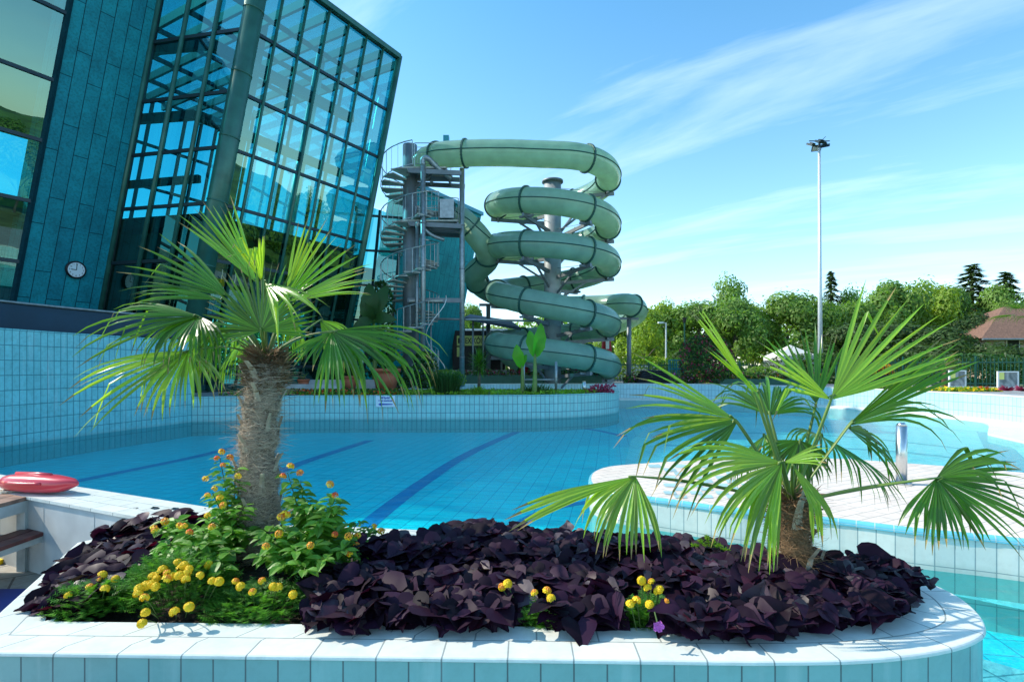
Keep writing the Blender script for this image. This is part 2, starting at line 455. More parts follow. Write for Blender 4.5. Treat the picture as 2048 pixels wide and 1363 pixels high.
def water():
    m, nt, out = nodes('pool_water')
    tr = nn(nt, 'ShaderNodeBsdfTransparent'); tr.inputs[0].default_value = (.42, .965, .995, 1)
    gl = nn(nt, 'ShaderNodeBsdfGlossy'); gl.inputs['Roughness'].default_value = .02
    fr = nn(nt, 'ShaderNodeFresnel'); fr.inputs[0].default_value = 1.30
    t = nn(nt, 'ShaderNodeTexCoord')
    mp = nn(nt, 'ShaderNodeMapping'); mp.inputs['Scale'].default_value = (1.0, 1.6, 1)
    nt.links.new(t.outputs['Object'], mp.inputs[0])
    n = nn(nt, 'ShaderNodeTexNoise'); n.inputs['Scale'].default_value = 4.2; n.inputs['Detail'].default_value = 7; n.inputs['Roughness'].default_value = .6; n.inputs['Distortion'].default_value = .6
    nt.links.new(mp.outputs[0], n.inputs['Vector'])
    bp = nn(nt, 'ShaderNodeBump'); bp.inputs['Strength'].default_value = .6; bp.inputs['Distance'].default_value = .03
    nt.links.new(n.outputs['Fac'], bp.inputs['Height'])
    nt.links.new(bp.outputs[0], gl.inputs['Normal']); nt.links.new(bp.outputs[0], fr.inputs['Normal'])
    ms = nn(nt, 'ShaderNodeMixShader')
    fm = nn(nt, 'ShaderNodeMath', operation='MULTIPLY'); fm.inputs[1].default_value = .72
    nt.links.new(fr.outputs[0], fm.inputs[0]); nt.links.new(fm.outputs[0], ms.inputs[0]); nt.links.new(tr.outputs[0], ms.inputs[1]); nt.links.new(gl.outputs[0], ms.inputs[2])
    nt.links.new(ms.outputs[0], out.inputs[0])
    return m
M['water'] = water()
# ------------------------------------------------------------------ setting
def offset_path(path, d):
    out = []; N = len(path)
    for i, p in enumerate(path):
        a = path[max(i - 1, 0)]; b = path[min(i + 1, N - 1)]
        t = V((b[0] - a[0], b[1] - a[1])).normalized()
        k = 1.0
        if 0 < i < N - 1:
            t1 = V((p[0] - a[0], p[1] - a[1])).normalized(); t2 = V((b[0] - p[0], b[1] - p[1])).normalized()
            k = 1 / max(.45, math.sqrt(max(.01, (1 + t1.dot(t2)) / 2)))
        out.append((p[0] - t.y * d * k, p[1] + t.x * d * k))
    return out
def smooth2(path, n=6):
    return [(p.x, p.y) for p in catmull([V((a[0], a[1], 0)) for a in path], n)]
def wall_strip(mb, path, z0, z1, m=0, ztop=None):
    u = 0; zt = z1 if ztop is None else ztop
    for a, b in zip(path, path[1:]):
        L = math.hypot(b[0] - a[0], b[1] - a[1])
        mb.face([(a[0], a[1], z0), (b[0], b[1], z0), (b[0], b[1], z1), (a[0], a[1], z1)], m,
                [(u, z0 - zt), (u + L, z0 - zt), (u + L, z1 - zt), (u, z1 - zt)])
        u += L
def ring_strip(mb, pa, pb, z, m=0, zb=None, v0=0.0, w=None):
    u = 0; zb = z if zb is None else zb
    for i in range(len(pa) - 1):
        a, b, c, d = pa[i], pa[i + 1], pb[i + 1], pb[i]
        L = math.hypot(b[0] - a[0], b[1] - a[1])
        ww = w or math.hypot(d[0] - a[0], d[1] - a[1])
        mb.face([(a[0], a[1], z), (b[0], b[1], z), (c[0], c[1], zb), (d[0], d[1], zb)], m,
                [(u, v0), (u + L, v0), (u + L, v0 + ww), (u, v0 + ww)])
        u += L
def nose_strip(mb, path, side, z, r, m=0):
    # quarter round edge: from the top at offset r to the vertical face
    prev = offset_path(path, side * r); pz = z
    for k in range(1, 5):
        a = math.pi / 2 * k / 4
        cur = offset_path(path, side * (r - r * math.sin(a))); cz = z - r + r * math.cos(a)
        u = 0
        for i in range(len(path) - 1):
            L = math.hypot(path[i + 1][0] - path[i][0], path[i + 1][1] - path[i][1])
            mb.face([(prev[i][0], prev[i][1], pz), (prev[i + 1][0], prev[i + 1][1], pz), (cur[i + 1][0], cur[i + 1][1], cz), (cur[i][0], cur[i][1], cz)], m,
                    [(u, .01), (u + L, .01), (u + L, .02), (u, .02)])
            u += L
        prev, pz = cur, cz
def fill(mb, loop, z, m=0, holes=(), uvang=0.0):
    polys = [[V((p[0], p[1], 0)) for p in loop]] + [[V((p[0], p[1], 0)) for p in h] for h in holes]
    flat = [p for q in polys for p in q]
    c, s_ = math.cos(uvang), math.sin(uvang)
    for t in tessellate_polygon(polys):
        pts = [flat[i] for i in t]
        if (pts[1] - pts[0]).cross(pts[2] - pts[0]).z < 0: pts.reverse()
        mb.face([(p.x, p.y, z) for p in pts], m, [(p.x * c + p.y * s_, -p.x * s_ + p.y * c) for p in pts])

GZ = .70       # ground level round the pool
LW = smooth2([(-10.4, 5.0), (-10.2, 8.0), (-10.0, 10.8), (-9.75, 12.8), (-9.15, 15.72)], 6)
BEDW = smooth2([(-9.15, 15.72), (-6.08, 16.5), (-1.87, 16.6), (0.6, 16.8), (2.2, 17.45), (3.2, 18.4), (3.75, 19.4), (3.85, 20.4), (3.2, 21.3), (1.8, 21.7), (-1, 21.8), (-5.2, 21.9)], 6)
FARW = [(-5.2, 25.6)] + smooth2([(-2, 25.8), (2, 26.3), (5.2, 26.6), (7.9, 25.9), (10.1, 24.4), (11.7, 22.4), (12.65, 20.6), (13.2, 18.0), (13.55, 16.2), (13.45, 14.5), (12.9, 12.4), (12.2, 10.2), (11.6, 7.5), (11.4, 4), (11.4, -4)], 6)
POOL = LW + BEDW + FARW + [(-2.0, -4), (-11.5, -4), (-11.5, 5.0)]
mb = MB()
fill(mb, [(-420, -60), (420, -60), (420, 700), (-420, 700)], GZ, 0, [POOL])
solo(mb, 'ground', M['ground'], None, None, kind='structure')
# paved terrace sheet around the pool (4 mm above the ground)
mb = MB()
fill(mb, [(-9.0, 15.9)] + [(-24, 15.9), (-24, 40), (10, 40), (16, 33), (22, 24), (24, 10), (24, -4), (11.45, -4)] + FARW[::-1] + BEDW[::-1][:1] + [(-5.3, 22.0)], GZ + .004, 0)
solo(mb, 'terrace', M['terrace'], None, None, kind='structure')
# pool floor
mb = MB(); fill(mb, [(-12, -5), (16, -5), (16, 28), (-12, 28)], -.40, 0, uvang=math.radians(-10))
solo(mb, 'pool_floor', M['pool_tile'], None, None, kind='structure')
mb = MB()
SH = [G(u, v, -.16) for u, v in ((1250, 925), (1262, 880), (1300, 850), (1400, 832), (1600, 836), (1800, 846), (1960, 852), (2040, 862))]
SHp = [(p.x, p.y) for p in SH] + [(15, 13), (15, 4.2), (5.2, 3.2), (4.1, 3.5), (2.4, 4.9), (1.3, 5.8), (1.1, 6.4)]
fill(mb, SHp, -.16, 0, uvang=math.radians(12))
solo(mb, 'shallow_floor', M['pool_pale'], None, None, kind='structure')
mb = MB(); ringp = SHp[:9]
wall_strip(mb, ringp, -.40, -.16)
solo(mb, 'shallow_step', M['tile_bath'], None, None, kind='structure')
mb = MB()
fill(mb, [(.95, 5.9), (1.3, 4.9), (2.5, 4.3), (3.6, 3.2), (4.6, 2.0), (15, 1), (15, -5), (-2, -5), (-2, 1.9), (1.3, 2.0), (1.7, 3.2), (.7, 3.9)], -.388, 0, uvang=math.radians(8))
solo(mb, 'near_floor', M['pool_near'], None, None, kind='structure')
# lane stripes on the floor
def stripe(pts, w, z, m, name='lane_line'):
    mb = MB(); p = [(q.x, q.y) for q in pts]
    p = smooth2(p, 8) if len(p) > 2 else p
    a = offset_path(p, w / 2); b = offset_path(p, -w / 2)
    ring_strip(mb, b, a, z)
    solo(mb, name, m, None, None, kind='structure')
ZF = -.396
stripe([G(700, 1075, ZF), G(830, 975, ZF), G(940, 905, ZF), G(1045, 858, ZF)], .26, ZF, M['lane'])
stripe([G(470, 985, ZF), G(590, 930, ZF), G(740, 880, ZF)], .26, ZF, M['lane'])
stripe([G(150, 962, ZF), G(380, 915, ZF), G(470, 893, ZF)], .26, ZF, M['lane'])
stripe([G(1000, 1085, ZF), G(1050, 1040, ZF), G(1110, 1015, ZF), G(1180, 1002, ZF)], .16, ZF, M['lane'])
stripe([G(1040, 1090, ZF + .004), G(1075, 1055, ZF), G(1085, 1090, ZF)], .012, ZF, M['lane'])
stripe([G(1100, 852, ZF), G(1180, 858, ZF), G(1250, 872, ZF)], .22, ZF, M['lane'])
ZS = -.156
stripe([G(1300, 862, ZS), G(1500, 865, ZS), G(1700, 873, ZS), G(1975, 902, ZS)], .16, ZS, M['lane2'])
stripe([G(1330, 890, ZS), G(1600, 893, ZS), G(1800, 903, ZS), G(1990, 926, ZS)], .18, ZS, M['lane2'])
stripe([G(1320, 846, ZS), G(1600, 847, ZS), G(1800, 853, ZS), G(1960, 862, ZS)], .08, ZS, M['lane2'])
stripe([G(1978, 864, ZS + .004), G(2002, 900, ZS + .004), G(2060, 962, ZS + .004)], .50, ZS + .004, M['lane2'])
# water sheet
mb = MB(); mb.face([(-12, -5, 0), (16, -5, 0), (16, 28, 0), (-12, 28, 0)])
solo(mb, 'pool_water', M['water'], None, None, kind='structure')

def basin_wall(name, label, path, ztop, side, tmat, cmat, cw=.28, zbot=-.42, tilew=.145, nose=None, back=None):
    """tiled wall with coping; side=+1: body lies left of the path direction"""
    t = thing(name, label, 'wall', (path[0][0], path[0][1], 0))
    mb = MB(); wall_strip(mb, path, zbot, ztop - .03); mb.build('tiled_face', tmat, t, True)
    pr = offset_path(path, -side * .012)
    mb = MB()
    inner = offset_path(path, side * cw); r = .022
    start = offset_path(pr, side * r)
    ring_strip(mb, start, inner, ztop, w=cw)
    nose_strip(mb, pr, side, ztop, r, 1)
    wall_strip(mb, pr, ztop - .035, ztop - r, 1)
    ring_strip(mb, pr, path, ztop - .035, 1)
    mb.build('coping', [cmat, nose or cmat], t, False)
    mb = MB(); wall_strip(mb, inner[::-1], back if back is not None else GZ - .3, ztop, 0); mb.build('back_face', M['concrete'], t)
    return t
# left high wall
t = basin_wall('tiled_wall', 'tall shaded turquoise tiled wall curving along the left side of the pool', LW, 2.33, 1, M['tile_left'], M['tile_left'], .3, back=0)
# garden bed wall
BW2 = BEDW
t = basin_wall('tiled_wall', 'low turquoise tiled wall of the rounded garden bed in the pool', BW2, .72, 1, M['tile_bed'], M['tile_bed'], .16, back=.5)
# far wall
t = basin_wall('tiled_wall', 'long pale tiled wall curving round the far and right side of the pool', FARW, .80, 1, M['tile_far'], M['coping_white'], .30, back=.6)
# ledge along the foot of the far wall
LG = [p for p in FARW if p[0] > 3.0 and p[1] > 4]
outer = LG; inn = []
for i, p in enumerate(outer):
    w = .25 + 1.7 * max(0, min(1, (15.6 - p[1]) / 3.5)) * (1 if p[0] > 9 else 0)
    inn.append((p, w))
off = []
for i, (p, w) in enumerate(inn):
    a = outer[max(i - 1, 0)]; b = outer[min(i + 1, len(outer) - 1)]
    t_ = V((b[0] - a[0], b[1] - a[1])).normalized()
    off.append((p[0] + t_.y * w, p[1] - t_.x * w))
mb = MB(); ring_strip(mb, outer, off, .10, 0, zb=.05); wall_strip(mb, off, -.41, .05, 0)
solo(mb, 'ledge', M['coping_white'], None, None, kind='structure')

# island platform
ISF = [G(u, v, .31) for u, v in ((1262, 927), (1215, 932), (1187, 942), (1179, 956), (1187, 969), (1225, 982), (1286, 991), (1370, 1002), (1458, 1014), (1655, 1034), (1827, 1055), (2048, 1077), (2400, 1125))]
ISF = smooth2([(p.x, p.y) for p in ISF], 5)
ISB = [G(u, v, .31) for u, v in ((2400, 985), (2048, 944), (1880, 930), (1690, 916), (1430, 916))]
ISB = [(p.x, p.y) for p in ISB]
isl = thing('paved_platform', 'pale paved platform with blue rounded edge standing in the pool behind the right palm', 'platform', (2.5, 5.5, 0))
loop = ISF + ISB
mb = MB(); cl = loop + [loop[0]]; wall_strip(mb, cl, -.42, .285); mb.build('tiled_side', M['tile_island'], isl, True)
pr = offset_path(cl, .012 * -1)
mb = MB(); nose_strip(mb, pr, 1, .31, .032, 0); wall_strip(mb, pr, .262, .278, 0); mb.build('bullnose', M['nose'], isl, True)
mb = MB(); inner = offset_path(loop, .02)
fill(mb, inner, .3095, 0, uvang=math.radians(28)); mb.build('paving', M['paving'], isl)
ch = MB()   # blue-grey square tiles laid in a chequer on the left half
for i in range(14):
    for j in range(9):
        if (i + j) % 2: continue
        u = 1295 + i * 26 + (j % 2) * 5; v = 928 + j * 7.6
        if u > 1420 + (j * 22) or v > 990 or u < 1290 + j * 3: continue
        a, b, c, d = G(u, v, .3135), G(u + 24, v, .3135), G(u + 28, v + 6.4, .3135), G(u + 4, v + 6.4, .3135)
        ch.face([d, c, b, a])
ch.build('inset_tile', mat('inset_tile', (.34, .52, .54), .6, var=.15), isl)
# steel push-button post on platform
b0 = G(1803, 967, .31)
t = thing('steel_post', 'round brushed steel shower post on the paved platform behind the right palm', 'post', b0)
mb = MB(); mb.cyl(b0, .052, .31, .93, 24); mb.build('post', M['steel'], t, True)
mb = MB(); mb.cyl(b0, .052, .932, .965, 24, r2=.030); mb.build('cap', M['steel'], t, True)
mb = MB(); mb.cyl(b0, .10, .312, .325, 24); mb.build('base_plate', M['steel'], t)
mb = MB()
mb.tube([b0 + V((.075, -.02, .02)), b0 + V((.10, -.04, .05))], .012, 8); mb.build('bolt', M['steel'], t)

# ------------------------------------------------------------------ front planter
ZP = .456
pf = [G(0, 1303, ZP), G(1530, 1322, ZP)]
d = (pf[1] - pf[0])
def front(x): return pf[0].y + (x - pf[0].x) * d.y / d.x
OUT = [(-2.15, front(-2.15)), (.55, front(.55)), (.9, front(.9))]
arc = [G(u, v, ZP) for u, v in ((1700, 1319), (1830, 1308), (1915, 1292), (1962, 1272), (1972, 1252), (1955, 1222), (1915, 1190), (1850, 1160), (1780, 1140), (1690, 1127))]
OUT += smooth2([OUT[-1]] + [(p.x, p.y) for p in arc], 4)[1:]
OUT += [(1.4, 3.14), (.6, 3.32), (0, 3.5), (-.6, 3.72), (-1.4, 3.84), (-2.2, 3.80), (-2.62, 3.62), (-2.73, 3.45)]
def resample(path, step):
    out = [path[0]]
    for a, b in zip(path, path[1:]):
        L = math.hypot(b[0] - a[0], b[1] - a[1]); n = max(1, round(L / step))
        for k in range(1, n + 1): out.append((lerp(a[0], b[0], k / n), lerp(a[1], b[1], k / n)))
    return out
pl = thing('planter', 'white and turquoise tiled raised flower planter with a rounded right end in the foreground', 'planter', (0, 2.8, 0))
cl = OUT + [OUT[0]]
mb = MB(); inn_f = offset_path(cl, .010)
# wall: skip tiny parts, uv by arc length starting at the left corner
wall_strip(mb, inn_f, -.42, ZP - .0172, ztop=ZP - .02); mb.build('tiled_wall', M['tile_front'], pl, False)
def closed_offset(loop, d):
    N = len(loop); out = []
    for i in range(N):
        a, p, b = loop[i - 1], loop[i], loop[(i + 1) % N]
        t1 = V((p[0] - a[0], p[1] - a[1])).normalized(); t2 = V((b[0] - p[0], b[1] - p[1])).normalized()
        t_ = (t1 + t2).normalized(); k = 1 / max(.5, math.sqrt((1 + t1.dot(t2)) / 2))
        out.append((p[0] - t_.y * d * k, p[1] + t_.x * d * k))
    return out + [out[0]]
rr = .012
c0 = closed_offset(OUT, 0); c1 = closed_offset(OUT, rr); c2 = closed_offset(OUT, .256)
mb = MB()
# tile coordinates along the outer edge so joints run square across
u = 0
for i in range(len(c1) - 1):
    L = math.hypot(c0[i + 1][0] - c0[i][0], c0[i + 1][1] - c0[i][1])
    a, b, c, dd = c1[i], c1[i + 1], c2[i + 1], c2[i]
    mb.face([(a[0], a[1], ZP), (b[0], b[1], ZP), (c[0], c[1], ZP), (dd[0], dd[1], ZP)], 0, [(u, 0.004), (u + L, .004), (u + L, .246), (u, .246)])
    # rounded nose
    pz = ZP; prev = (a, b)
    for k in range(1, 4):
        an = math.pi / 2 * k / 3; q = rr - rr * math.sin(an)
        e0 = (lerp(c0[i][0], c1[i][0], q / rr), lerp(c0[i][1], c1[i][1], q / rr)); e1 = (lerp(c0[i + 1][0], c1[i + 1][0], q / rr), lerp(c0[i + 1][1], c1[i + 1][1], q / rr))
        cz = ZP - rr + rr * math.cos(an)
        mb.face([(prev[0][0], prev[0][1], pz), (e0[0], e0[1], cz), (e1[0], e1[1], cz), (prev[1][0], prev[1][1], pz)][::-1], 0, [(u, .01), (u, .012), (u + L, .012), (u + L, .01)][::-1])
        prev = (e0, e1); pz = cz
    e0, e1 = prev
    mb.face([(e0[0], e0[1], ZP - .017), (e1[0], e1[1], ZP - .017), (e1[0], e1[1], pz), (e0[0], e0[1], pz)], 0, [(u, .02), (u + L, .02), (u + L, .02), (u, .02)])
    f0, f1 = inn_f[i], inn_f[i + 1]
    mb.face([(f0[0], f0[1], ZP - .017), (f1[0], f1[1], ZP - .017), (e1[0], e1[1], ZP - .017), (e0[0], e0[1], ZP - .017)], 0, [(u, .02), (u + L, .02), (u + L, .02), (u, .02)])
    u += L
mb.build('coping', M['coping'], pl)
mb = MB(); wall_strip(mb, c2, .2, ZP); mb.build('inner_face', M['trough'], pl)
mb = MB()
# soil: gently mounded grid clipped to the bed
import itertools
inner_loop = c2[:-1]
def inside(p, loop):
    x, y = p; r = False; j = len(loop) - 1
    for i in range(len(loop)):
        xi, yi = loop[i]; xj, yj = loop[j]
        if (yi > y) != (yj > y) and x < (xj - xi) * (y - yi) / (yj - yi) + xi: r = not r
        j = i
    return r
def edge_dist(p, loop):
    best = 9
    for a, b in zip(loop, loop[1:] + loop[:1]):
        ab = V((b[0] - a[0], b[1] - a[1])); ap = V((p[0] - a[0], p[1] - a[1]))
        t_ = max(0, min(1, ap.dot(ab) / max(1e-9, ab.dot(ab))))
        best = min(best, (ap - ab * t_).length)
    return best
def soil_z(x, y):
    return .385 + .05 * min(1, edge_dist((x, y), inner_loop) / .4) + .02 * noise.noise(V((x * 6, y * 6, 0)))
fill(mb, offset_path(inner_loop, -.01), .37)
st = .05
for i in range(-56, 70):
    for j in range(40, 80):
        x, y = i * st, j * st
        q = [(x, y), (x + st, y), (x + st, y + st), (x, y + st)]
        if all(inside(p, inner_loop) for p in q):
            mb.face([(p[0], p[1], soil_z(*p)) for p in q])
mb.build('soil', M['soil'], pl)

# ------------------------------------------------------------------ left rim, deck, bench
fa, fb = V((-3.49, 4.41)), V((-2.45, 3.93)); dd = (fb - fa).normalized(); nrm = V((dd.y, -dd.x))
A0 = fa - dd * 7.5; A1 = fb + dd * .55
ZR = .60
rim = thing('rim_wall', 'low concrete pool rim with white tiled top running left behind the bench', 'wall', (fa.x, fa.y, 0))
mb = MB(); B0 = A0 + nrm * .36; B1 = A1 + nrm * .36
Lr = (A1 - A0).length
mb.face([(B0.x, B0.y, ZR), (B1.x, B1.y, ZR), (A1.x, A1.y, ZR), (A0.x, A0.y, ZR)], 0, [(0, 0), (Lr, 0), (Lr, .375), (0, .375)])
mb.face([(B0.x, B0.y, ZR - .02), (B1.x, B1.y, ZR - .02), (B1.x, B1.y, ZR), (B0.x, B0.y, ZR)], 0, [(0, .1), (Lr, .1), (Lr, .11), (0, .11)])
mb.face([(A1.x, A1.y, ZR - .02), (A0.x, A0.y, ZR - .02), (A0.x, A0.y, ZR), (A1.x, A1.y, ZR)], 0, [(0, .1), (Lr, .1), (Lr, .11), (0, .11)])
mb.build('coping', M['coping'], rim)
mb = MB()
C0 = B0 - nrm * .012; C1 = B1 - nrm * .012
mb.face([(C0.x, C0.y, -.1), (C1.x, C1.y, -.1), (C1.x, C1.y, ZR - .02), (C0.x, C0.y, ZR - .02)])
mb.face([(C1.x, C1.y, -.1), (A1.x, A1.y, -.1), (A1.x, A1.y, ZR - .02), (C1.x, C1.y, ZR - .02)])
for k in range(12):      # faint formwork joints stand 2 mm proud
    p = lerp(C1, C0, (k * .62 + .62) / Lr) if False else C1 + (C0 - C1).normalized() * (.18 + k * .62)
    q = p + (C0 - C1).normalized() * .012
    mb.face([(q.x + nrm.x * .002, q.y + nrm.y * .002, -.1), (p.x + nrm.x * .002, p.y + nrm.y * .002, -.1), (p.x + nrm.x * .002, p.y + nrm.y * .002, ZR - .03), (q.x + nrm.x * .002, q.y + nrm.y * .002, ZR - .03)])
mb.build('concrete_face', M['concrete'], rim)
mb = MB(); wall_strip(mb, [(A1.x, A1.y), (A0.x, A0.y)], -.42, ZR - .02); mb.build('tiled_face', M['tile_bath'], rim)
mb = MB(); fill(mb, [(-2.02, -4), (-2.02, 2.2), (-2.6, 3.5), (C1.x, C1.y), (C0.x, C0.y), (-14, 6), (-14, -4)], .05, uvang=math.radians(35))
solo(mb, 'deck', M['deck'], None, None, kind='structure')
mb = MB(); wall_strip(mb, [(-2.02, 2.2), (-2.02, -4)], -.42, .05); solo(mb, 'deck_edge', M['tile_bath'], None, None, kind='structure')
m0 = [G(0, 1182, .055), G(90, 1178, .055), G(60, 1290, .055), G(-330, 1290, .055)]
mb = MB(); q = [(p.x, p.y) for p in [G(-260, 1185, .05), G(92, 1181, .05), G(120, 1330, .05), G(-400, 1330, .05)]]
fill(mb, q, .068); wall_strip(mb, q[::-1] + [q[-1]], .051, .068)
solo(mb, 'mat', M['bluemat'], 'dark blue mat lying on the deck at the lower left edge', 'mat')
# bench
bn = thing('picnic_table', 'weathered wooden picnic table with attached seat at the left edge by the concrete rim', 'table', (-4.0, 3.4, .05))
for k in range(6):
    mb = MB(); x1 = -3.585 - k * .145
    mb.box((x1 - .137, 2.2, .60 - .028), (x1, 4.16 + R(-.008, .008), .60 + R(-.002, .002))); mb.build('table_board', M['wood'], bn)
mb = MB(); mb.box((-3.62, 2.3, .49), (-3.585, 4.12, .57)); mb.box((-4.42, 2.3, .49), (-4.385, 4.12, .57)); mb.box((-4.385, 4.075, .49), (-3.62, 4.115, .569)); mb.build('frame', M['bench_paint'], bn)
for x in (-3.645, -4.42):
    for y in (4.045, 2.35):
        mb = MB(); mb.box((x, y, .05), (x + .062, y + .062, .49)); mb.build('leg', M['bench_paint'], bn)
for x0 in (-3.50, -4.75):
    mb = MB(); mb.box((x0, 2.2, .335), (x0 + .11, 4.12, .362)); mb.box((x0 - .12, 2.2, .335), (x0 - .01, 4.12, .362)); mb.build('seat', M['wood_red'], bn)
mb = MB(); mb.box((-4.86, 3.98, .285), (-3.41, 4.02, .333)); mb.box((-4.86, 2.35, .285), (-3.41, 2.39, .333)); mb.box((-3.44, 2.25, .29), (-3.405, 4.10, .332)); mb.build('seat_support', M['bench_paint'], bn)
sh = G(5, 1125, .05)
mb = MB(); mb.box((sh.x - .2, sh.y - .05, .052), (sh.x + .02, sh.y + .05, .085)); solo(mb, 'sandal', M['yellow'], 'yellow sandal on the deck under the picnic table', 'sandal')
# rescue float
def loft(mb, secs, n=16, m=0):
    vs = []; fs = []
    for c, a, b, X, Y in secs:
        for k in range(n):
            t_ = 2 * math.pi * k / n
            cx, sy = math.cos(t_), math.sin(t_)
            q = 2.6
            cx = math.copysign(abs(cx) ** (2 / q), cx); sy = math.copysign(abs(sy) ** (2 / q), sy)
            vs.append(c + X * (a * cx) + Y * (b * sy))
    for i in range(len(secs) - 1):
        for k in range(n):
            k2 = (k + 1) % n; fs.append((i * n + k, i * n + k2, (i + 1) * n + k2, (i + 1) * n + k))
    fs.append(tuple(range(n - 1, -1, -1))); fs.append(tuple((len(secs) - 1) * n + k for k in range(n)))
    mb.idx(vs, fs, m)
f0 = P(3, 955, 4.26); f1 = P(156, 965, 4.12)
ax = (f1 - f0).normalized(); Lf = (f1 - f0).length
sd = ax.cross(V((0, 0, 1))).normalized(); up = V((0, 0, 1))
fl = thing('rescue_float', 'red plastic lifeguard rescue can lying on the tiled pool rim', 'rescue float', (f0 + f1) / 2)
mb = MB(); secs = []
prof = [(0, .004, .008), (.03, .035, .03), (.10, .07, .052), (.22, .088, .064), (.45, .094, .070), (.68, .088, .066), (.82, .070, .055), (.92, .045, .036), (.98, .02, .018), (1, .005, .006)]
base = .602
for t_, a, b in prof:
    c = f0.lerp(f1, t_); c.z = base + .070 - (.0 if t_ < .8 else -.0) + (0.01 * (t_ > .9))
    secs.append((c, a, b, sd, up))
loft(mb, secs, 20); mb.build('body', M['red_float'], fl, True)
c = f0.lerp(f1, .42); 
for sgn, nm in ((-1, 'handle'), (1, 'handle')):
    mb = MB()
    pts = []
    for k in range(9):
        t_ = k / 8; q = f0.lerp(f1, .22 + .45 * t_); q.z = base + .07
        pts.append(q + sd * sgn * (.086 + .022 * math.sin(math.pi * t_)) + up * .015)
    mb.tube(pts, .011, 8); mb.build(nm, M['red_float'], fl, True)
mb = MB(); pts = [f0.lerp(f1, .2) , f0.lerp(f1, .5), f0.lerp(f1, .66)]
pts = [V((q.x, q.y, base + .138)) for q in pts]; mb.tube(pts, [.012, .016, .012], 8); mb.build('top_handle', M['red_float'], fl, True)
mb = MB(); pts = [f0 + V((.02, 0, 0))]
for k in range(26):
    pts.append(V((f0.x + .02 + .10 * math.sin(k * 1.3) * .6 + .006 * k, f0.y - .06 - .05 * math.cos(k * 1.1), .607 + .004 * (k % 3))))
mb.tube(catmull(pts, 3), .0045, 6); mb.build('rope', M['rope'], fl, True)
# black foil bag tucked behind planter
mb = MB(); bg0 = G(225, 1062, .46)
vs = []; nU, nV = 22, 9
for i in range(nU):
    for j in range(nV):
        a = i / (nU - 1); b_ = j / (nV - 1)
        x = -2.68 + a * .75; y = 3.66 - a * .05 + b_ * .16
        z = .47 + .13 * math.sin(math.pi * min(1, b_ * .9 + .1)) ** .6 * (.35 + .65 * math.sin(math.pi * min(1, a * .9 + .12)) ** .5) + .016 * math.sin(a * 34 + b_ * 4) + .015 * noise.noise(V((a * 9, b_ * 5, 3)))
        vs.append(V((x, y, z)))
fs = [(i * nV + j, (i + 1) * nV + j, (i + 1) * nV + j + 1, i * nV + j + 1) for i in range(nU - 1) for j in range(nV - 1)]
b0_ = len(vs); 
mb.idx(vs, fs)
mb.idx([V((-2.68, 3.66, .30)), V((-1.93, 3.61, .30))] , [])
o = solo(mb, 'foil_bag', M['plastic_bag'], 'crumpled shiny black foil bag between the planter and the concrete rim', 'bag', smooth=True)
sm = o.modifiers.new('solid', 'SOLIDIFY'); sm.thickness = .008

# wooded hillside off to the right of the pool (it shows in the building's glass)
mb = MB(); hx_, hy_ = 26, 20; hv = []
for i in range(hx_ + 1):
    for j in range(hy_ + 1):
        x = 42 + i * 4.2; y_ = -50 + j * 5.2
        hgt = 15 * (1 - math.exp(-((x - 42) / 22))) * (.8 + .25 * noise.noise(V((x * .03, y_ * .03, 5)))) * max(0, min(1, (52 - y_) / 22)) * max(0, min(1, (y_ + 50) / 12))
        hv.append(V((x, y_, GZ - .02 + hgt + .5 * noise.noise(V((x * .2, y_ * .2, 2))) * min(1, hgt))))
mb.idx(hv, [(i * (hy_ + 1) + j, (i + 1) * (hy_ + 1) + j, (i + 1) * (hy_ + 1) + j + 1, i * (hy_ + 1) + j + 1) for i in range(hx_) for j in range(hy_)])
solo(mb, 'hill', mat('hillside', (.10, .19, .035), .95, 0, var=.6, scale=.25, bump=1, detail=10), None, None, kind='structure', smooth=True)
# ------------------------------------------------------------------ leaning glass building
LEAN = .19
def LN(x, y, z): return V((x + LEAN * (z - EYE), y, z))
d1 = V((.495, .869)); n1_ = V((.869, -.495))
F1 = V((-7.56, 24.0)); F2 = V((-10.86, 18.2)); Mm = V((-14.53, 19.0)); Q = V((-15.73, 16.9)); A_ = Q - d1 * 7.5
ZT = 15.0
zs = [15.0, 12.75, 10.7, 8.85, 7.0, 5.15, 3.3, 1.6, .7]
gb = thing('glass_building', 'tall teal glass hall leaning to the right over the pool, with copper clad panel', 'building', (-12, 19, GZ))
def Lp(p, z): return LN(p.x, p.y, z)
def quad(mb, a, b, z0, z1, m=0, uv=False):
    L = (b - a).length
    mb.face([Lp(a, z0), Lp(b, z0), Lp(b, z1), Lp(a, z1)], m, [(0, z0), (L, z0), (L, z1), (0, z1)] if uv else None)
def curtain(a, b, n, levels, z0, name='glazing', skip_v=(), vr=.055, hr=.05, outd=None, panes=True):
    dirn = (b - a).normalized(); L = (b - a).length; out = outd or V((dirn.y, -dirn.x))
    mb = MB(); quad(mb, a, b, z0, levels[0]); g = mb.build(name, M['glass'], gb)
    for i in range(n + 1):
        if i in skip_v: continue
        p = a.lerp(b, i / n) + out * .07
        mb = MB(); mb.tube([Lp(p, z0), Lp(p, levels[0] + .12)], vr, 8); mb.build('mullion', M['green_steel'], gb, True)
    for z in levels:
        if z < z0 - .01: continue
        mb = MB(); mb.beam(Lp(a + out * .03, z), Lp(b + out * .03, z), .07, .11); mb.build('transom', M['dark_steel'], gb)
curtain(F2, F1, 7, zs, .7)
curtain(Mm, F2, 3, zs, 2.6, skip_v=(3,), vr=.075)
curtain(A_, Q, 4, [z - .35 for z in zs if z > 3.3], 3.2, skip_v=(4,))
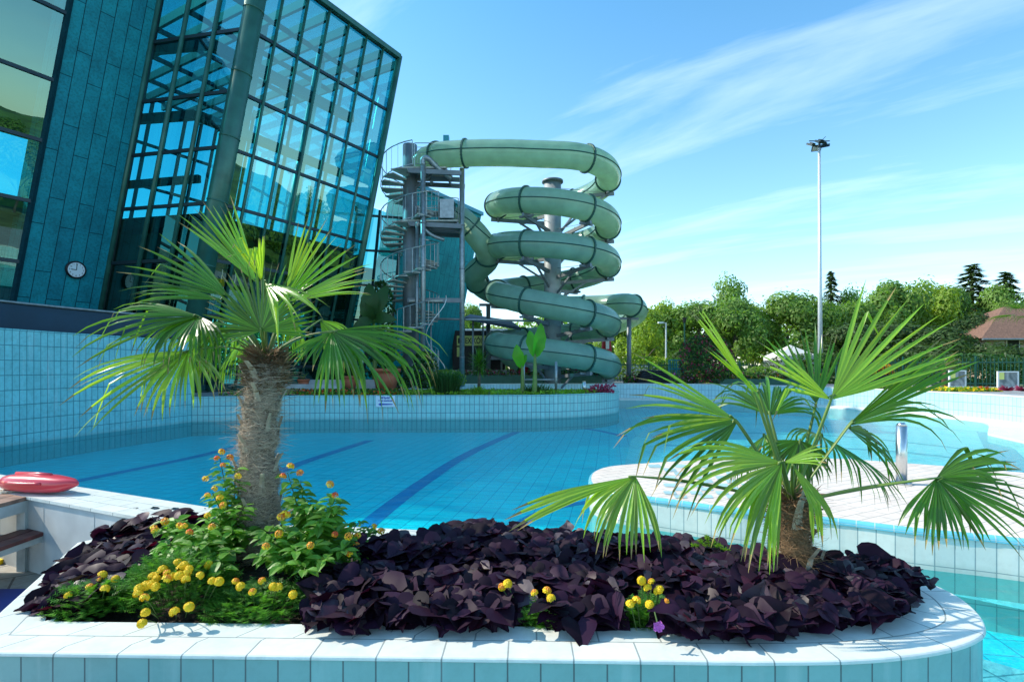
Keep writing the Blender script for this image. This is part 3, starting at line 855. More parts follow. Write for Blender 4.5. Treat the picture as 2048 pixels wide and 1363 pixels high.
# slim second member beside each mullion of the big face
mb = MB(); mb.tube([Lp(F2 + n1_ * .12, .7), Lp(F2 + n1_ * .12, ZT)], .31, 20); mb.build('corner_column', M['green_steel'], gb, True)
for k in range(1, 8):   # collars on the column
    z = .7 + k * 2.1; mb = MB(); c = F2 + n1_ * .12
    mb.tube([Lp(c, z), Lp(c, z + .05)], .325, 20); mb.build('collar', M['green_steel'], gb, True)
mb = MB(); mb.tube([Lp(F1 + n1_ * .1, .7), Lp(F1 + n1_ * .1, ZT + .1)], .13, 12); mb.build('corner_post', M['green_steel'], gb, True)
mb = MB(); mb.beam(Lp(F2 + n1_ * .1, ZT + .06), Lp(F1 + n1_ * .1, ZT + .06), .22, .20); mb.build('parapet_rail', M['green_steel'], gb)
# copper clad panel with its reveal
mb = MB(); quad(mb, Q, Mm, 2.6, ZT + 1.2, 0, True)
mb.build('cladding', M['copper'], gb)
mb = MB(); Mi = Mm + V((-.869, .495)) * 1.2; quad(mb, Mm, Mi, 2.6, ZT + 1.2, 0, True); Qi = Q + V((-.869, .495)) * 1.2; quad(mb, Qi, Q, 2.6, ZT + 1.2, 0, True); mb.build('cladding_return', M['copper'], gb)
mb = MB(); mb.beam(Lp(Q + n1_ * .02, 2.6), Lp(Q + n1_ * .02, ZT + 1.2), .12, .12); mb.build('edge_trim', M['copper'], gb)
mb = MB(); mb.beam(Lp(Mm + n1_ * .02, 2.6), Lp(Mm + n1_ * .02, ZT + 1.2), .10, .10); mb.build('edge_trim', M['dark_steel'], gb)
# back and roof
back = V((-.869, .495)); BD = 13.0
F1b = F1 + back * BD; F2b = F2 + back * BD; Ab = A_ + back * 9; 
mb = MB(); quad(mb, F1b, F2b, 6.6, ZT); quad(mb, F2b, Ab, 6.6, ZT); mb.build('rear_glazing', M['glass_back'], gb)
mb = MB(); quad(mb, F1, F1b, 6.6, ZT); mb.build('side_glazing', M['glass_back'], gb)
for i in range(0, 9):
    p = F2b.lerp(F1b, i / 8); mb = MB(); mb.beam(Lp(p, 6.6), Lp(p, ZT), .10, .16); mb.build('rear_mullion', M['blue_steel'], gb)
for z in (7.0, 8.85, 10.7, 12.75, 15.0):
    mb = MB(); mb.beam(Lp(F2b, z), Lp(F1b, z), .1, .14); mb.build('rear_transom', M['blue_steel'], gb)
for i in range(0, 5):
    p = F1.lerp(F1b, i / 4); mb = MB(); mb.beam(Lp(p, .7), Lp(p, ZT), .12, .12); mb.build('side_mullion', M['dark_steel'], gb)
mb = MB()
q = [F2, F1, F1b, F2b]; mb.face([Lp(p, ZT) for p in q]); q = [Mm, F2, F2b, Ab, A_, Q]; mb.face([Lp(p, ZT) for p in q]); mb.build('roof_glazing', M['glass_back'], gb)
for i in range(0, 8):       # roof girders over the hall
    p = F2.lerp(F1, i / 7); mb = MB(); mb.beam(Lp(p, ZT - .25), Lp(p + back * BD, ZT - .25), .12, .32); mb.build('roof_girder', M['blue_steel'], gb)
for k in range(1, 6):
    a, b = F2 + back * (BD * k / 6), F1 + back * (BD * k / 6); mb = MB(); mb.beam(Lp(a, ZT - .2), Lp(b, ZT - .2), .10, .18); mb.build('roof_purlin', M['blue_steel'], gb)
for k in range(5):
    a = A_.lerp(Q, k / 4); mb = MB(); mb.beam(Lp(a, ZT - .3), Lp(a + back * 9, ZT - .3), .14, .3); mb.build('roof_girder', M['blue_steel'], gb)
# inner frames: girders parallel to the front, two posts, galleries
for z, h in ((12.9, .36), (10.4, .30)):
    a, b = F2 + back * 2.2, F1 + back * 2.2; mb = MB(); mb.beam(Lp(a, z), Lp(b, z), .3, h); mb.build('inner_girder', M['blue_steel'], gb)
    a, b = Mm + back * 1.5, F2 + back * 2.2; mb = MB(); mb.beam(Lp(a, z), Lp(b, z), .2, h); mb.build('inner_girder', M['blue_steel'], gb)
for t_ in (.3, .72):
    p = F2.lerp(F1, t_) + back * 2.6; mb = MB(); mb.tube([Lp(p, .7), Lp(p, ZT)], .2, 12); mb.build('inner_column', M['white_pole'] if t_ > .5 else M['blue_steel'], gb, True)
# opaque lower storeys seen through the glass
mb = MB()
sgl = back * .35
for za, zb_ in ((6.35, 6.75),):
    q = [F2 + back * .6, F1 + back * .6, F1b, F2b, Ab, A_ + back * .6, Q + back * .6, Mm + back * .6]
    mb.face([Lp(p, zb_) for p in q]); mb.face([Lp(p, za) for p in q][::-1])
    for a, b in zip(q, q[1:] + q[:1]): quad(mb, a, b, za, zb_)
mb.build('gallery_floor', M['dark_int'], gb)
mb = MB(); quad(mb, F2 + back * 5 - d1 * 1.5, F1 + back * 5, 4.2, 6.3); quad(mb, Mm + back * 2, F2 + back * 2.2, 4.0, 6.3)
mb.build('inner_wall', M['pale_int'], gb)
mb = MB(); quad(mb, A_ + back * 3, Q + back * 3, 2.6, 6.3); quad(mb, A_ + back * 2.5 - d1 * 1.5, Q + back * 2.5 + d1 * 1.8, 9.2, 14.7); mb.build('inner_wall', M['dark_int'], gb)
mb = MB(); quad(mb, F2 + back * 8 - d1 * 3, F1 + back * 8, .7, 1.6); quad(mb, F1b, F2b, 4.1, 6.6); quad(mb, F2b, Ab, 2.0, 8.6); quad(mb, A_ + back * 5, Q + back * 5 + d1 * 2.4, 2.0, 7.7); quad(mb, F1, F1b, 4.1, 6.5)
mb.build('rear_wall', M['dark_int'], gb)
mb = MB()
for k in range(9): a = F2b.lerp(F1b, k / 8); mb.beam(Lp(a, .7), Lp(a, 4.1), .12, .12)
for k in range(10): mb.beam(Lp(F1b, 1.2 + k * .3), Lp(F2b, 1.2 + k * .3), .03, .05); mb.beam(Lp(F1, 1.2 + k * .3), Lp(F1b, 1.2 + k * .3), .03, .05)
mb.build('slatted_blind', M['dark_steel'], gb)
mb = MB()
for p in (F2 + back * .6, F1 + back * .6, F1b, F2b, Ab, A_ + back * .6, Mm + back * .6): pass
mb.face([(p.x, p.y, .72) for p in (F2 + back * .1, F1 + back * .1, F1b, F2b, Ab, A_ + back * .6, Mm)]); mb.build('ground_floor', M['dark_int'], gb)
# mid height frames behind the tall recess glazing
for z in (3.4, 5.2, 8.0):
    mb = MB(); mb.beam(Lp(Mm + back * 1.2, z), Lp(F2 + back * 1.2, z), .15, .25); mb.build('inner_girder', M['dark_steel'], gb)
# ledge with fascia between the tiled wall and the facade
FA = smooth2([(-12.6, 7.0), (-12.3, 10.0), (-12.05, 13.0), (-11.3, 15.6), (-10.2, 17.5)], 5)
mb = MB(); wall_strip(mb, FA, 2.48, 3.10)
mb.face([(p[0], p[1], 3.10) for p in FA] + [(F2.x + .05, F2.y, 3.12), (Mm.x + .3, Mm.y - .1, 3.3), (Q.x + .3, Q.y, 3.3), (A_.x + .3, A_.y, 3.3), (-20, 7, 3.3)])
mb.build('base_fascia', M['fascia'], gb)
mb = MB(); mb.tube([(p[0] + .03, p[1], 3.12) for p in FA], .035, 6); mb.build('fascia_edge', M['galv'], gb, True)
mb = MB(); FB = offset_path(FA, .35); wall_strip(mb, FB, .7, 2.9); mb.face([(p[0], p[1], 2.48) for p in FA] + [(p[0], p[1], 2.48) for p in FB[::-1]]); mb.build('base_recess', M['black'], gb)  # black colour stands in for the shadow line under the fascia
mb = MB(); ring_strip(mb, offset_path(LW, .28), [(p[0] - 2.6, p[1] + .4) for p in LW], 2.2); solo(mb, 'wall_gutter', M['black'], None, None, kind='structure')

# clock on the cladding
cc = P(150, 539, 1); ray = (cc - camo.location)
# intersect with cladding plane at that height (plane contains Q,Mm at eye height and the lean direction)
pn = (Lp(Mm, 1) - Lp(Q, 1)).cross(Lp(Q, 5) - Lp(Q, 1)).normalized()
t_ = (Lp(Q, 1) - camo.location).dot(pn) / ray.dot(pn); cp = camo.location + ray * t_
if pn.dot(-ray) < 0: pn = -pn
ck = thing('wall_clock', 'round white faced wall clock with dark rim on the copper cladding', 'clock', cp)
xa = V((d1.x, d1.y, 0)); ya = pn.cross(xa).normalized()
if ya.z < 0: ya = -ya
if xa.cross(ya).dot(pn) < 0: xa = -xa
xa = ya.cross(pn)
def disc(c, r, n=32, z=0): return [c + xa * (r * math.cos(2 * math.pi * k / n)) + ya * (r * math.sin(2 * math.pi * k / n)) + pn * z for k in range(n)]
cr = .285
mb = MB(); mb.tube([cp + pn * .01, cp + pn * .10], cr, 32); mb.build('rim', M['black'], ck, True)
mb = MB(); mb.face(disc(cp, cr * .84, 32, .104)); mb.build('dial', M['sign_white'], ck)
for ang, L_, w in ((90, .19, .018), (178, .15, .024)):
    e = cp + (xa * math.cos(math.radians(ang)) + ya * math.sin(math.radians(ang))) * L_
    mb = MB(); mb.beam(cp + pn * .112, e + pn * .112, w, .006, up=pn); mb.build('hand', M['sign_black'], ck)

def text_obj(txt, name, loc, right, upv, size, matl, parent, ext=.002, align='CENTER', bold=False, sx=1.0, off=0.0):
    cu = D.curves.new(name, 'FONT'); cu.body = txt; cu.size = size; cu.align_x = align; cu.align_y = 'CENTER'; cu.extrude = ext; cu.offset = off
    o = D.objects.new(name + '_c', cu); col.objects.link(o)
    bpy.context.view_layer.update()
    me = D.meshes.new_from_object(o.evaluated_get(bpy.context.evaluated_depsgraph_get()))
    D.objects.remove(o)
    rt = V(right).normalized(); u_ = V(upv).normalized(); nz = rt.cross(u_)
    Mx = Matrix(((rt.x * sx, u_.x, nz.x, 0), (rt.y * sx, u_.y, nz.y, 0), (rt.z * sx, u_.z, nz.z, 0), (0, 0, 0, 1)))
    me.transform(Matrix.Translation(V(loc) - (org(parent) if parent else V((0, 0, 0)))) @ Mx)
    me.name = name; me.materials.clear(); me.materials.append(matl)
    return link(D.objects.new(name, me), parent)
for k in range(1, 13):
    a = math.radians(90 - 30 * k)
    text_obj(str(k), 'numeral', cp + (xa * math.cos(a) + ya * math.sin(a)) * cr * .67 + pn * .107, xa, ya, .075, M['sign_black'], ck, .001)

# ------------------------------------------------------------------ teal copper block and link behind the stairs
tb = thing('copper_block', 'bright turquoise copper clad block leaning right behind the spiral stairs', 'building', (-4, 29, GZ))
K1 = V((-3.45, 33.0)); K0 = K1 - d1 * 6.2
def KL(p, z): return V((p.x + .1875 * (z - 1.2), p.y, z))
K1 = V((-3.62, 33.0)); K0 = K1 - d1 * 6.2
def kq(mb, a, b, z0, z1, zb=None):
    L = (b - a).length; zb = z1 if zb is None else zb
    mb.face([KL(a, z0), KL(b, z0), KL(b, zb), KL(a, z1)], 0, [(0, z0), (L, z0), (L, zb), (0, z1)])
mb = MB(); kq(mb, K0, K1, .6, 10.7); kq(mb, K1, K1 + back * 1.6, .6, 10.7); kq(mb, K0 + back * 1.6, K0, .6, 10.7); kq(mb, K1 + back * 1.6, K0 + back * 1.6, .6, 10.7); mb.build('cladding', M['copper2'], tb)
mb = MB(); mb.face([KL(p, 10.7) for p in (K0, K1, K1 + back * 1.6, K0 + back * 1.6)]); mb.build('roof', M['copper2'], tb)
mb = MB(); mb.beam(KL(K0 + n1_ * .05, 10.75), KL(K1 + n1_ * .05, 10.75), .2, .2); mb.build('parapet_cap', M['teal_panel'], tb)
lk = thing('glass_link', 'low glazed link with dark mullions between the glass hall and the copper block', 'building', (-7, 27, GZ))
la, lb = V((-10.5, 26.2)), V((-6.2, 27.4))
def kl2(p, z): return V((p.x + .1 * (z - 1.5), p.y, z))
mb = MB(); mb.face([kl2(la, .7), kl2(lb, .7), kl2(lb, 9.0), kl2(la, 10.2)]); mb.build('glazing', M['glass'], lk)
for i in range(5):
    p = la.lerp(lb, i / 4); mb = MB(); mb.beam(kl2(p, .7), kl2(p, 10.2 - 1.2 * i / 4), .12, .12); mb.build('mullion', M['dark_steel'], lk)
for z in (2.2, 3.9, 5.6, 7.3, 9.0):
    mb = MB(); mb.beam(kl2(la, z), kl2(lb, z), .1, .1); mb.build('transom', M['dark_steel'], lk)
mb = MB()
p0, p1 = la.lerp(lb, .28), la.lerp(lb, .60)
mb.face([kl2(p0, 1.9) + V((0, .6, 0)), kl2(p1, 1.9) + V((0, .6, 0)), kl2(p1, 6.0) + V((0, .6, 0)), kl2(p0, 6.0) + V((0, .6, 0))]); mb.build('white_blind', M['white'], lk)
mb = MB()
for k in range(14): mb.beam(kl2(p0, 2.2 + k * .27) + V((0, .55, 0)), kl2(p1, 2.2 + k * .27) + V((0, .55, 0)), .03, .04)
mb.build('blind_rail', M['dark_steel'], lk)
mb = MB(); kb = V((-.3, 1)).normalized() * 4
mb.face([kl2(la, .7) + V((kb.x, kb.y, 0)), kl2(lb, .7) + V((kb.x, kb.y, 0)), kl2(lb, 7) + V((kb.x, kb.y, 0)), kl2(la, 7.5) + V((kb.x, kb.y, 0))]); mb.build('rear_wall', M['dark_int'], lk)

# ------------------------------------------------------------------ slide tower
TX, TY = -4.73, 25.5
tw = thing('stair_tower', 'grey spiral stair tower with two railed platforms serving the green water slides', 'stair tower', (TX, TY, GZ))
mb = MB(); mb.cyl((TX, TY), .33, .70, 11.85, 28); mb.build('column', M['grey_metal'], tw, True)
TR = 1.30
segs = [(10.55, 8.2, 1.0, -75), (8.2, 4.6, 1.5, -75), (4.6, .7, 1.5, -75)]
def stair_pts():
    out = []
    for z1, z0, turns, a0 in segs:
        n = int(round((z1 - z0) / .23))
        for k in range(1, n): out.append((z1 - (z1 - z0) * k / n, math.radians(a0 - 360 * turns * k / n)))
        
    return out
for z1, z0, turns, a0 in segs:
    n = int(round((z1 - z0) / .175)); da = 2 * math.pi * turns / n * 1.25
    a_start = a0 if z1 > 9 or True else a0
    rail = []; low = []
    if z1 == 4.6: a0 = -75 - 180
    elif z1 == 8.2: a0 = -75
    for k in range(1, n):
        z = z1 - (z1 - z0) * k / n; a = math.radians(a0 - 360 * turns * k / n)
        mb = MB(); t1, t2 = a - da / 2, a + da / 2
        tri = [(.32, t1 - .1), (TR, t1), (TR, (t1 + t2) / 2), (TR, t2), (.32, t2 + .1)]
        top = [V((TX + r * math.cos(q), TY + r * math.sin(q), z)) for r, q in tri]
        bot = [p - V((0, 0, .055)) for p in top]
        mb.idx(top + bot, [(0, 1, 2, 3, 4), (9, 8, 7, 6, 5)] + [(i, i + 5, (i + 1) % 5 + 5, (i + 1) % 5) for i in range(5)])
        mb.build('tread', M['tread'], tw)
    nb = n * 2; mb = MB(); pts = []
    for k in range(nb + 1):
        z = z1 - (z1 - z0) * k / nb; a = math.radians(a0 - 360 * turns * k / nb)
        c = V((TX + (TR + .03) * math.cos(a), TY + (TR + .03) * math.sin(a), z)); pts.append(c)
        mb.tube([c - V((0, 0, .08)), c + V((0, 0, 1.0))], .018 if k % 4 == 0 else .009, 5, False)
    mb.tube([p + V((0, 0, 1.02)) for p in pts], .024, 6); mb.tube([p + V((0, 0, -.03)) for p in pts], .02, 5)
    mb.build('stair_railing', M['galv'], tw)
def railing(path, z, h=1.05):
    mb = MB()
    for a, b in zip(path, path[1:]):
        a = V((a[0], a[1], z)); b = V((b[0], b[1], z)); L = (b - a).length
        for q in (h, h * .82, h * .6, .12): mb.tube([a + V((0, 0, q)), b + V((0, 0, q))], .02 if q == h else .013, 5, False)
        n = max(2, int(L / .13))
        for k in range(n + 1):
            p = a.lerp(b, k / n); post = k in (0, n)
            mb.tube([p + V((0, 0, 0 if post else .12)), p + V((0, 0, h if post else h * .6))], .022 if post else .008, 5, False)
    mb.build('platform_railing', M['galv'], tw)
for z, x1, y0, y1 in ((10.58, -2.95, 24.7, 26.5), (8.22, -2.45, 24.8, 26.6)):
    mb = MB(); mb.box((TX - .1, y0, z - .07), (x1, y1, z)); mb.build('platform_deck', M['tread'], tw)
    mb = MB()
    for yy in (y0, (y0 + y1) / 2, y1): mb.beam((TX, yy, z - .18), (-2.27, yy, z - .30), .09, .20)
    mb.beam((TX + .9, y0, z - .19), (TX + .9, y1, z - .19), .08, .18); mb.beam((x1, y0, z - .2), (x1, y1, z - .2), .08, .18)
    mb.beam((TX, TY, z - .9), (TX + 1.1, TY - .5, z - .25), .08, .08)
    mb.build('platform_beam', M['grey_metal'], tw)
railing([(TX + .35, 24.7), (-3.35, 24.7)], 10.58)
railing([(TX + .1, 26.5), (TX + .75, 26.5), (-2.95, 26.5)], 10.58, 1.35)
railing([(TX + .25, 24.8), (-3.3, 24.8), (-2.45, 25.1)], 8.22)
railing([(TX, 26.6), (-2.45, 26.6), (-2.45, 26.2)], 8.22)
mb = MB(); mb.beam((TX, 24.9, 4.6), (-2.27, 24.95, 4.6), .09, .2); mb.build('platform_beam', M['grey_metal'], tw)
mb = MB(); mb.box((TX + .1, 24.75, 4.52), (TX + 1.6, 25.4, 4.6)); mb.build('platform_deck', M['tread'], tw)
mb = MB(); mb.box((-3.25, 24.78, 8.3), (-2.62, 24.81, 9.15)); mb.build('railing_panel', M['galv'], tw)
for x, y, zt, r in ((-3.98, 24.6, 10.75, .115), (-2.27, 25.0, 10.6, .115), (-4.27, 24.75, 8.0, .085)):
    mb = MB(); mb.cyl((x, y), r, .70, zt, 14); mb.build('support_pole', M['galv'], tw, True)
    mb = MB()
    for z in range(2, int(zt), 2): mb.cyl((x, y), r + .02, z, z + .05, 14)
    mb.build('pipe_clamp', M['grey_metal'], tw)
mb = MB(); mb.tube(catmull([(-3.98, 24.6, 10.6), (-3.98, 24.6, 10.85), (-3.75, 24.6, 10.9), (-3.3, 24.8, 10.5), (-2.75, 25.0, 10.15)], 5), .125, 12); mb.build('water_pipe', M['galv'], tw, True)
mb = MB(); mb.tube(catmull([(-4.27, 24.75, 7.9), (-4.2, 24.75, 8.05), (-3.7, 25, 7.6), (-3.1, 25.2, 7.4)], 5), .085, 12); mb.build('water_pipe', M['galv'], tw, True)
mb = MB(); bx = P(893, 283, 25.6); mb.box((bx.x - .13, bx.y - .2, bx.z - .35), (bx.x + .13, bx.y + .1, bx.z + .22)); mb.build('signal_box', M['teal_panel'], tw)
mb = MB(); pts = [(TX + 1.3 + .45 * math.cos(a), 24.9 + .4 * math.sin(a), 1.2 + a * .55) for a in [k * .2 for k in range(34)]]; mb.tube(pts, .02, 5); mb.build('conduit', M['white'], tw, True)

# ------------------------------------------------------------------ slides
CXs, CYs, CR, TB = 1.99, 27.0, 2.72, .575
key = [(-90, 10.95), (0, 10.85), (90, 10.25), (180, 9.5), (270, 8.80), (360, 8.45), (450, 8.0), (540, 7.5), (630, 6.88), (720, 6.62), (810, 6.1), (900, 5.3), (990, 4.12), (1080, 3.64), (1170, 3.25), (1260, 2.75), (1350, 2.22), (1440, 1.55), (1530, 1.35), (1560, 1.3)]
def keyz(a):
    for (a0, z0), (a1, z1) in zip(key, key[1:]):
        if a <= a1:
            t = (a - a0) / (a1 - a0); return lerp(z0, z1, t)
    return key[-1][1]
def sm(a): return sum(keyz(max(-90, min(1560, a + k * 12))) for k in range(-4, 5)) / 9
def make_slide(name, label, pts, fl, parts_extra=None):
    s_ = thing(name, label, 'water slide', (CXs, CYs, GZ))
    s_['group'] = 'green tube water slides'
    mb = MB(); mb.tube(pts, TB, 36, False); mb.build('tube', M['slide'], s_, True)
    for i in fl:
        p = pts[i]; t = (pts[min(i + 1, len(pts) - 1)] - pts[max(i - 1, 0)]).normalized()
        mb = MB(); mb.tube([p - t * .035, p + t * .035], TB + .075, 36, False); mb.tube([p - t * .035, p - t * .034], [TB + .075, TB], 36, False); mb.tube([p + t * .034, p + t * .035], [TB, TB + .075], 36, False)
        sd = t.cross(V((0, 0, 1))).normalized(); b_ = sd.cross(t)
        for k in range(28):
            a = 2 * math.pi * k / 28; c = p + (sd * math.cos(a) + b_ * math.sin(a)) * (TB + .055)
            mb.tube([c - t * .06, c + t * .06], .014, 4)
        mb.build('flange', M['slide_dark'], s_, False)
    for sg in (-1, 1):
        mb = MB(); q = []
        for i, p in enumerate(pts):
            t = (pts[min(i + 1, len(pts) - 1)] - pts[max(i - 1, 0)]); sd = t.cross(V((0, 0, 1))).normalized()
            q.append(p + sd * sg * (TB + .012))
        mb.tube(q, .028, 5, False); mb.build('seam', M['slide_dark'], s_)
    return s_
ptsA = [V((-3.45, 25.15, 11.22)), V((-3.1, 24.95, 11.2)), V((-1.6, 24.55, 11.12)), V((.2, 24.32, 11.03))]
ptsA = catmull(ptsA, 7)[:-1]
angs = []
a = -90
while a <= 1560: angs.append(a); a += 5
for a in angs:
    r_ = math.radians(a)
    ptsA.append(V((CXs + CR * math.cos(r_), CYs + CR * math.sin(r_), sm(a))))
base_i = len(ptsA) - len(angs)
flA = [2, 12] + [base_i + i for i, a in enumerate(angs) if (a + 90) % 60 == 30 and a > -80]
sA = make_slide('tube_slide', 'green tube slide from the top platform coiling down round the grey column', ptsA, flA)
ptsB = [(-2.75, 25.75, 8.75), (-2.2, 25.9, 8.35), (-1.45, 26.4, 7.6), (-1.2, 27.2, 6.95), (-1.75, 28.2, 6.35), (-1.2, 29.7, 5.75), (.6, 30.9, 5.25), (2.6, 31.2, 5.0), (4.6, 30.6, 5.0), (5.9, 29.3, 4.9), (6.3, 28.0, 4.75), (6.0, 26.9, 4.6)]
ptsB = [(-2.75, 25.75, 8.75), (-2.2, 25.9, 8.35), (-1.45, 26.4, 7.6), (-1.2, 27.4, 6.95), (-1.95, 28.6, 6.35), (-1.3, 30.2, 5.75), (.6, 31.2, 5.25), (2.8, 31.3, 5.05), (4.9, 30.6, 5.0), (6.3, 29.3, 4.9), (6.9, 31.0, 4.5), (5.4, 33.2, 3.9), (3, 34, 3.3), (.6, 33.2, 2.8), (-.2, 31.6, 2.3), (1.2, 31.0, 1.6)]
ptsB = catmull(ptsB, 7)
sB = make_slide('tube_slide', 'green tube slide from the lower platform, sweeping out right at mid height', ptsB, list(range(9, len(ptsB) - 2, 11)))
# entry tubs
mb = MB(); e = ptsA[0]; mb.tube([e + V((-.95, .3, -.30)), e + V((-.5, .15, -.10)), e], [TB * .75, TB * .95, TB], 20, False); mb.build('entry_tub', M['slide'], sA, True)
mb = MB(); e = ptsB[0]; mb.tube([e + V((-.6, -.2, .0)), e], [TB * .9, TB], 20, False); mb.build('entry_tub', M['slide_dark'], sB, True)
# column and arms
cl_ = thing('slide_column', 'thick grey central column with steel arms carrying the coiled water slide', 'column', (CXs, CYs, GZ))
mb = MB(); mb.cyl((CXs, CYs), .42, .70, 10.62, 28); mb.build('shaft', M['light_metal'], cl_, True)
mb = MB(); mb.cyl((CXs, CYs), .52, 10.62, 10.72, 28); mb.cyl((CXs, CYs), .62, .70, .78, 24)
mb.build('end_flange', M['grey_metal'], cl_, True)
for a in range(0, 1560, 60):
    z = sm(a); r_ = math.radians(a); dr = V((math.cos(r_), math.sin(r_), 0))
    if z < 1.6: continue
    tip = V((CXs, CYs, 0)) + dr * (CR - .05) + V((0, 0, z - TB - .12)); root = V((CXs, CYs, 0)) + dr * .4 + V((0, 0, min(9.9, z - TB - .30)))
    mb = MB(); mb.beam(root, tip + dr * .35, .10, .16)
    if z < 10: mb.beam(root - V((0, 0, .75)), tip - dr * .8, .07, .09)
    else: mb.beam(root - V((0, 0, 1.6)), tip, .08, .1)
    tg = V((-dr.y, dr.x, 0)); mb.beam(tip - tg * .35, tip + tg * .35, .09, .10); mb.beam(tip + V((0, 0, -.02)), tip + V((0, 0, .14)), .22, .10)
    mb.build('support_arm', M['grey_metal'], cl_)
    mb = MB(); mb.tube([root + V((0, 0, .45)), tip + dr * .2 + V((0, 0, .02))], .012, 5); mb.build('tie_rod', M['grey_metal'], cl_)
for (x, y, z) in ((-1.3, 30.2, 5.0), (2.8, 31.3, 4.3), (6.3, 29.6, 4.2), (3, 34, 2.6)):
    t = thing('slide_post', {-1.3: 'slim grey support post under the mid tube slide, left of the column', 2.8: 'slim grey support post under the mid tube slide, just behind the column', 6.3: 'grey support post under the bend where the tube slide sweeps out right', 3: 'rearmost grey support post under the lower tube slide'}[x], 'post', (x, y, GZ), 'slide support posts')
    mb = MB(); mb.cyl((x, y), .12, .70, z, 12); mb.build('shaft', M['grey_metal'], t, True)
    mb = MB(); mb.beam((x - .5, y, z), (x + .5, y, z), .12, .14); mb.build('saddle', M['grey_metal'], t)
# ------------------------------------------------------------------ fan palms
def frond(root, crown, hub, tip, nrm, span=100, n=34, droop=.35, fuse=.42, fold=.5, light=False, wid=1.0, bend=None, sag=.0, cup=.12, jag=.12, label=None, tipdroop=1.0):
    crown, hub, tip = V(crown), V(hub), V(tip)
    L = (tip - hub).length; e1 = (tip - hub).normalized()
    nrm = V(nrm); e3 = (nrm - e1 * nrm.dot(e1)).normalized(); e2 = e3.cross(e1)
    mat_ = M['palm_sunlit'] if light else M['palm']
    mb = MB()
    span_r = math.radians(span); n = max(3, n if span < 20 else int(2 * span / 6.0))
    dphi = 2 * span_r / n
    S = [0, .10, .22, .36, .50, .62, .74, .87, 1.0]
    wabs = .0094 * wid; L *= 1.08 + min(.35, droop * .4)
    for i in range(n):
        phi = -span_r + dphi * (i + .5 + R(-.22, .22))
        d = (e1 * math.cos(phi) + e2 * math.sin(phi) + e3 * cup * (.5 - abs(phi) / span_r * .6) * (1 if span > 20 else .3)).normalized()
        Li = L * (.72 + .28 * math.cos(phi * .9)) * (1 + R(-jag, jag) * .7)
        dr = (droop * (1.7 if random.random() < .3 else 1) + .03) * R(.45, 1.5)
        p = V(hub); cur = d.copy(); side0 = (-e1 * math.sin(phi) + e2 * math.cos(phi)).normalized()
        rows = []; sp = 0; roll = R(-.9, .9); wk = R(.8, 1.15)
        kink = R(.4, .85) if random.random() < .28 * tipdroop else 2
        for s_ in S:
            ds = (s_ - sp) * Li; p = p + cur * ds
            g = dr * (s_ ** 1.8) * (s_ - sp) * 7
            if s_ > kink: g += R(1.0, 3.2); kink = 2
            cur = (cur + V((0, 0, -1)) * g).normalized(); sp = s_
            w = min(Li * s_ * math.tan(dphi / 2) * 1.05, wabs * wk) * (1 if s_ < .5 else 1 - ((s_ - .5) / .5) ** 1.7) + .0005
            sd = (side0 - cur * side0.dot(cur)).normalized(); up = cur.cross(sd)
            if up.dot(e3) < 0: up = -up
            if s_ > .4: q_ = roll * min(1, (s_ - .4) * 2.2); sd, up = sd * math.cos(q_) + up * math.sin(q_), up * math.cos(q_) - sd * math.sin(q_)
            rows.append((p - sd * w + up * w * fold, V(p), p + sd * w + up * w * fold))
        vs = [q for r in rows for q in r]; fs = []
        for k in range(len(rows) - 1):
            a = k * 3; fs += [(a, a + 1, a + 4, a + 3), (a + 1, a + 2, a + 5, a + 4)]
        mb.idx(vs, fs, 0)
        if random.random() < .6: mb.m[-1] = 1; mb.m[-2] = 1
    f = mb.build('frond', [mat_, M['palm_tip']], root, False)
    if label: f['label'] = label
    mb = MB(); dist = (hub - crown).length
    mid = crown.lerp(hub, .5) + V((0, 0, sag * dist)) if bend is None else V(bend)
    pts = catmull([crown, mid, hub, hub + e1 * L * .05], 6)
    mb.tube(pts, [lerp(.011, .0045, k / (len(pts) - 1)) for k in range(len(pts))], 6, True, 0, .6)
    mb.build('petiole', M['petiole'], f, True)
    return f

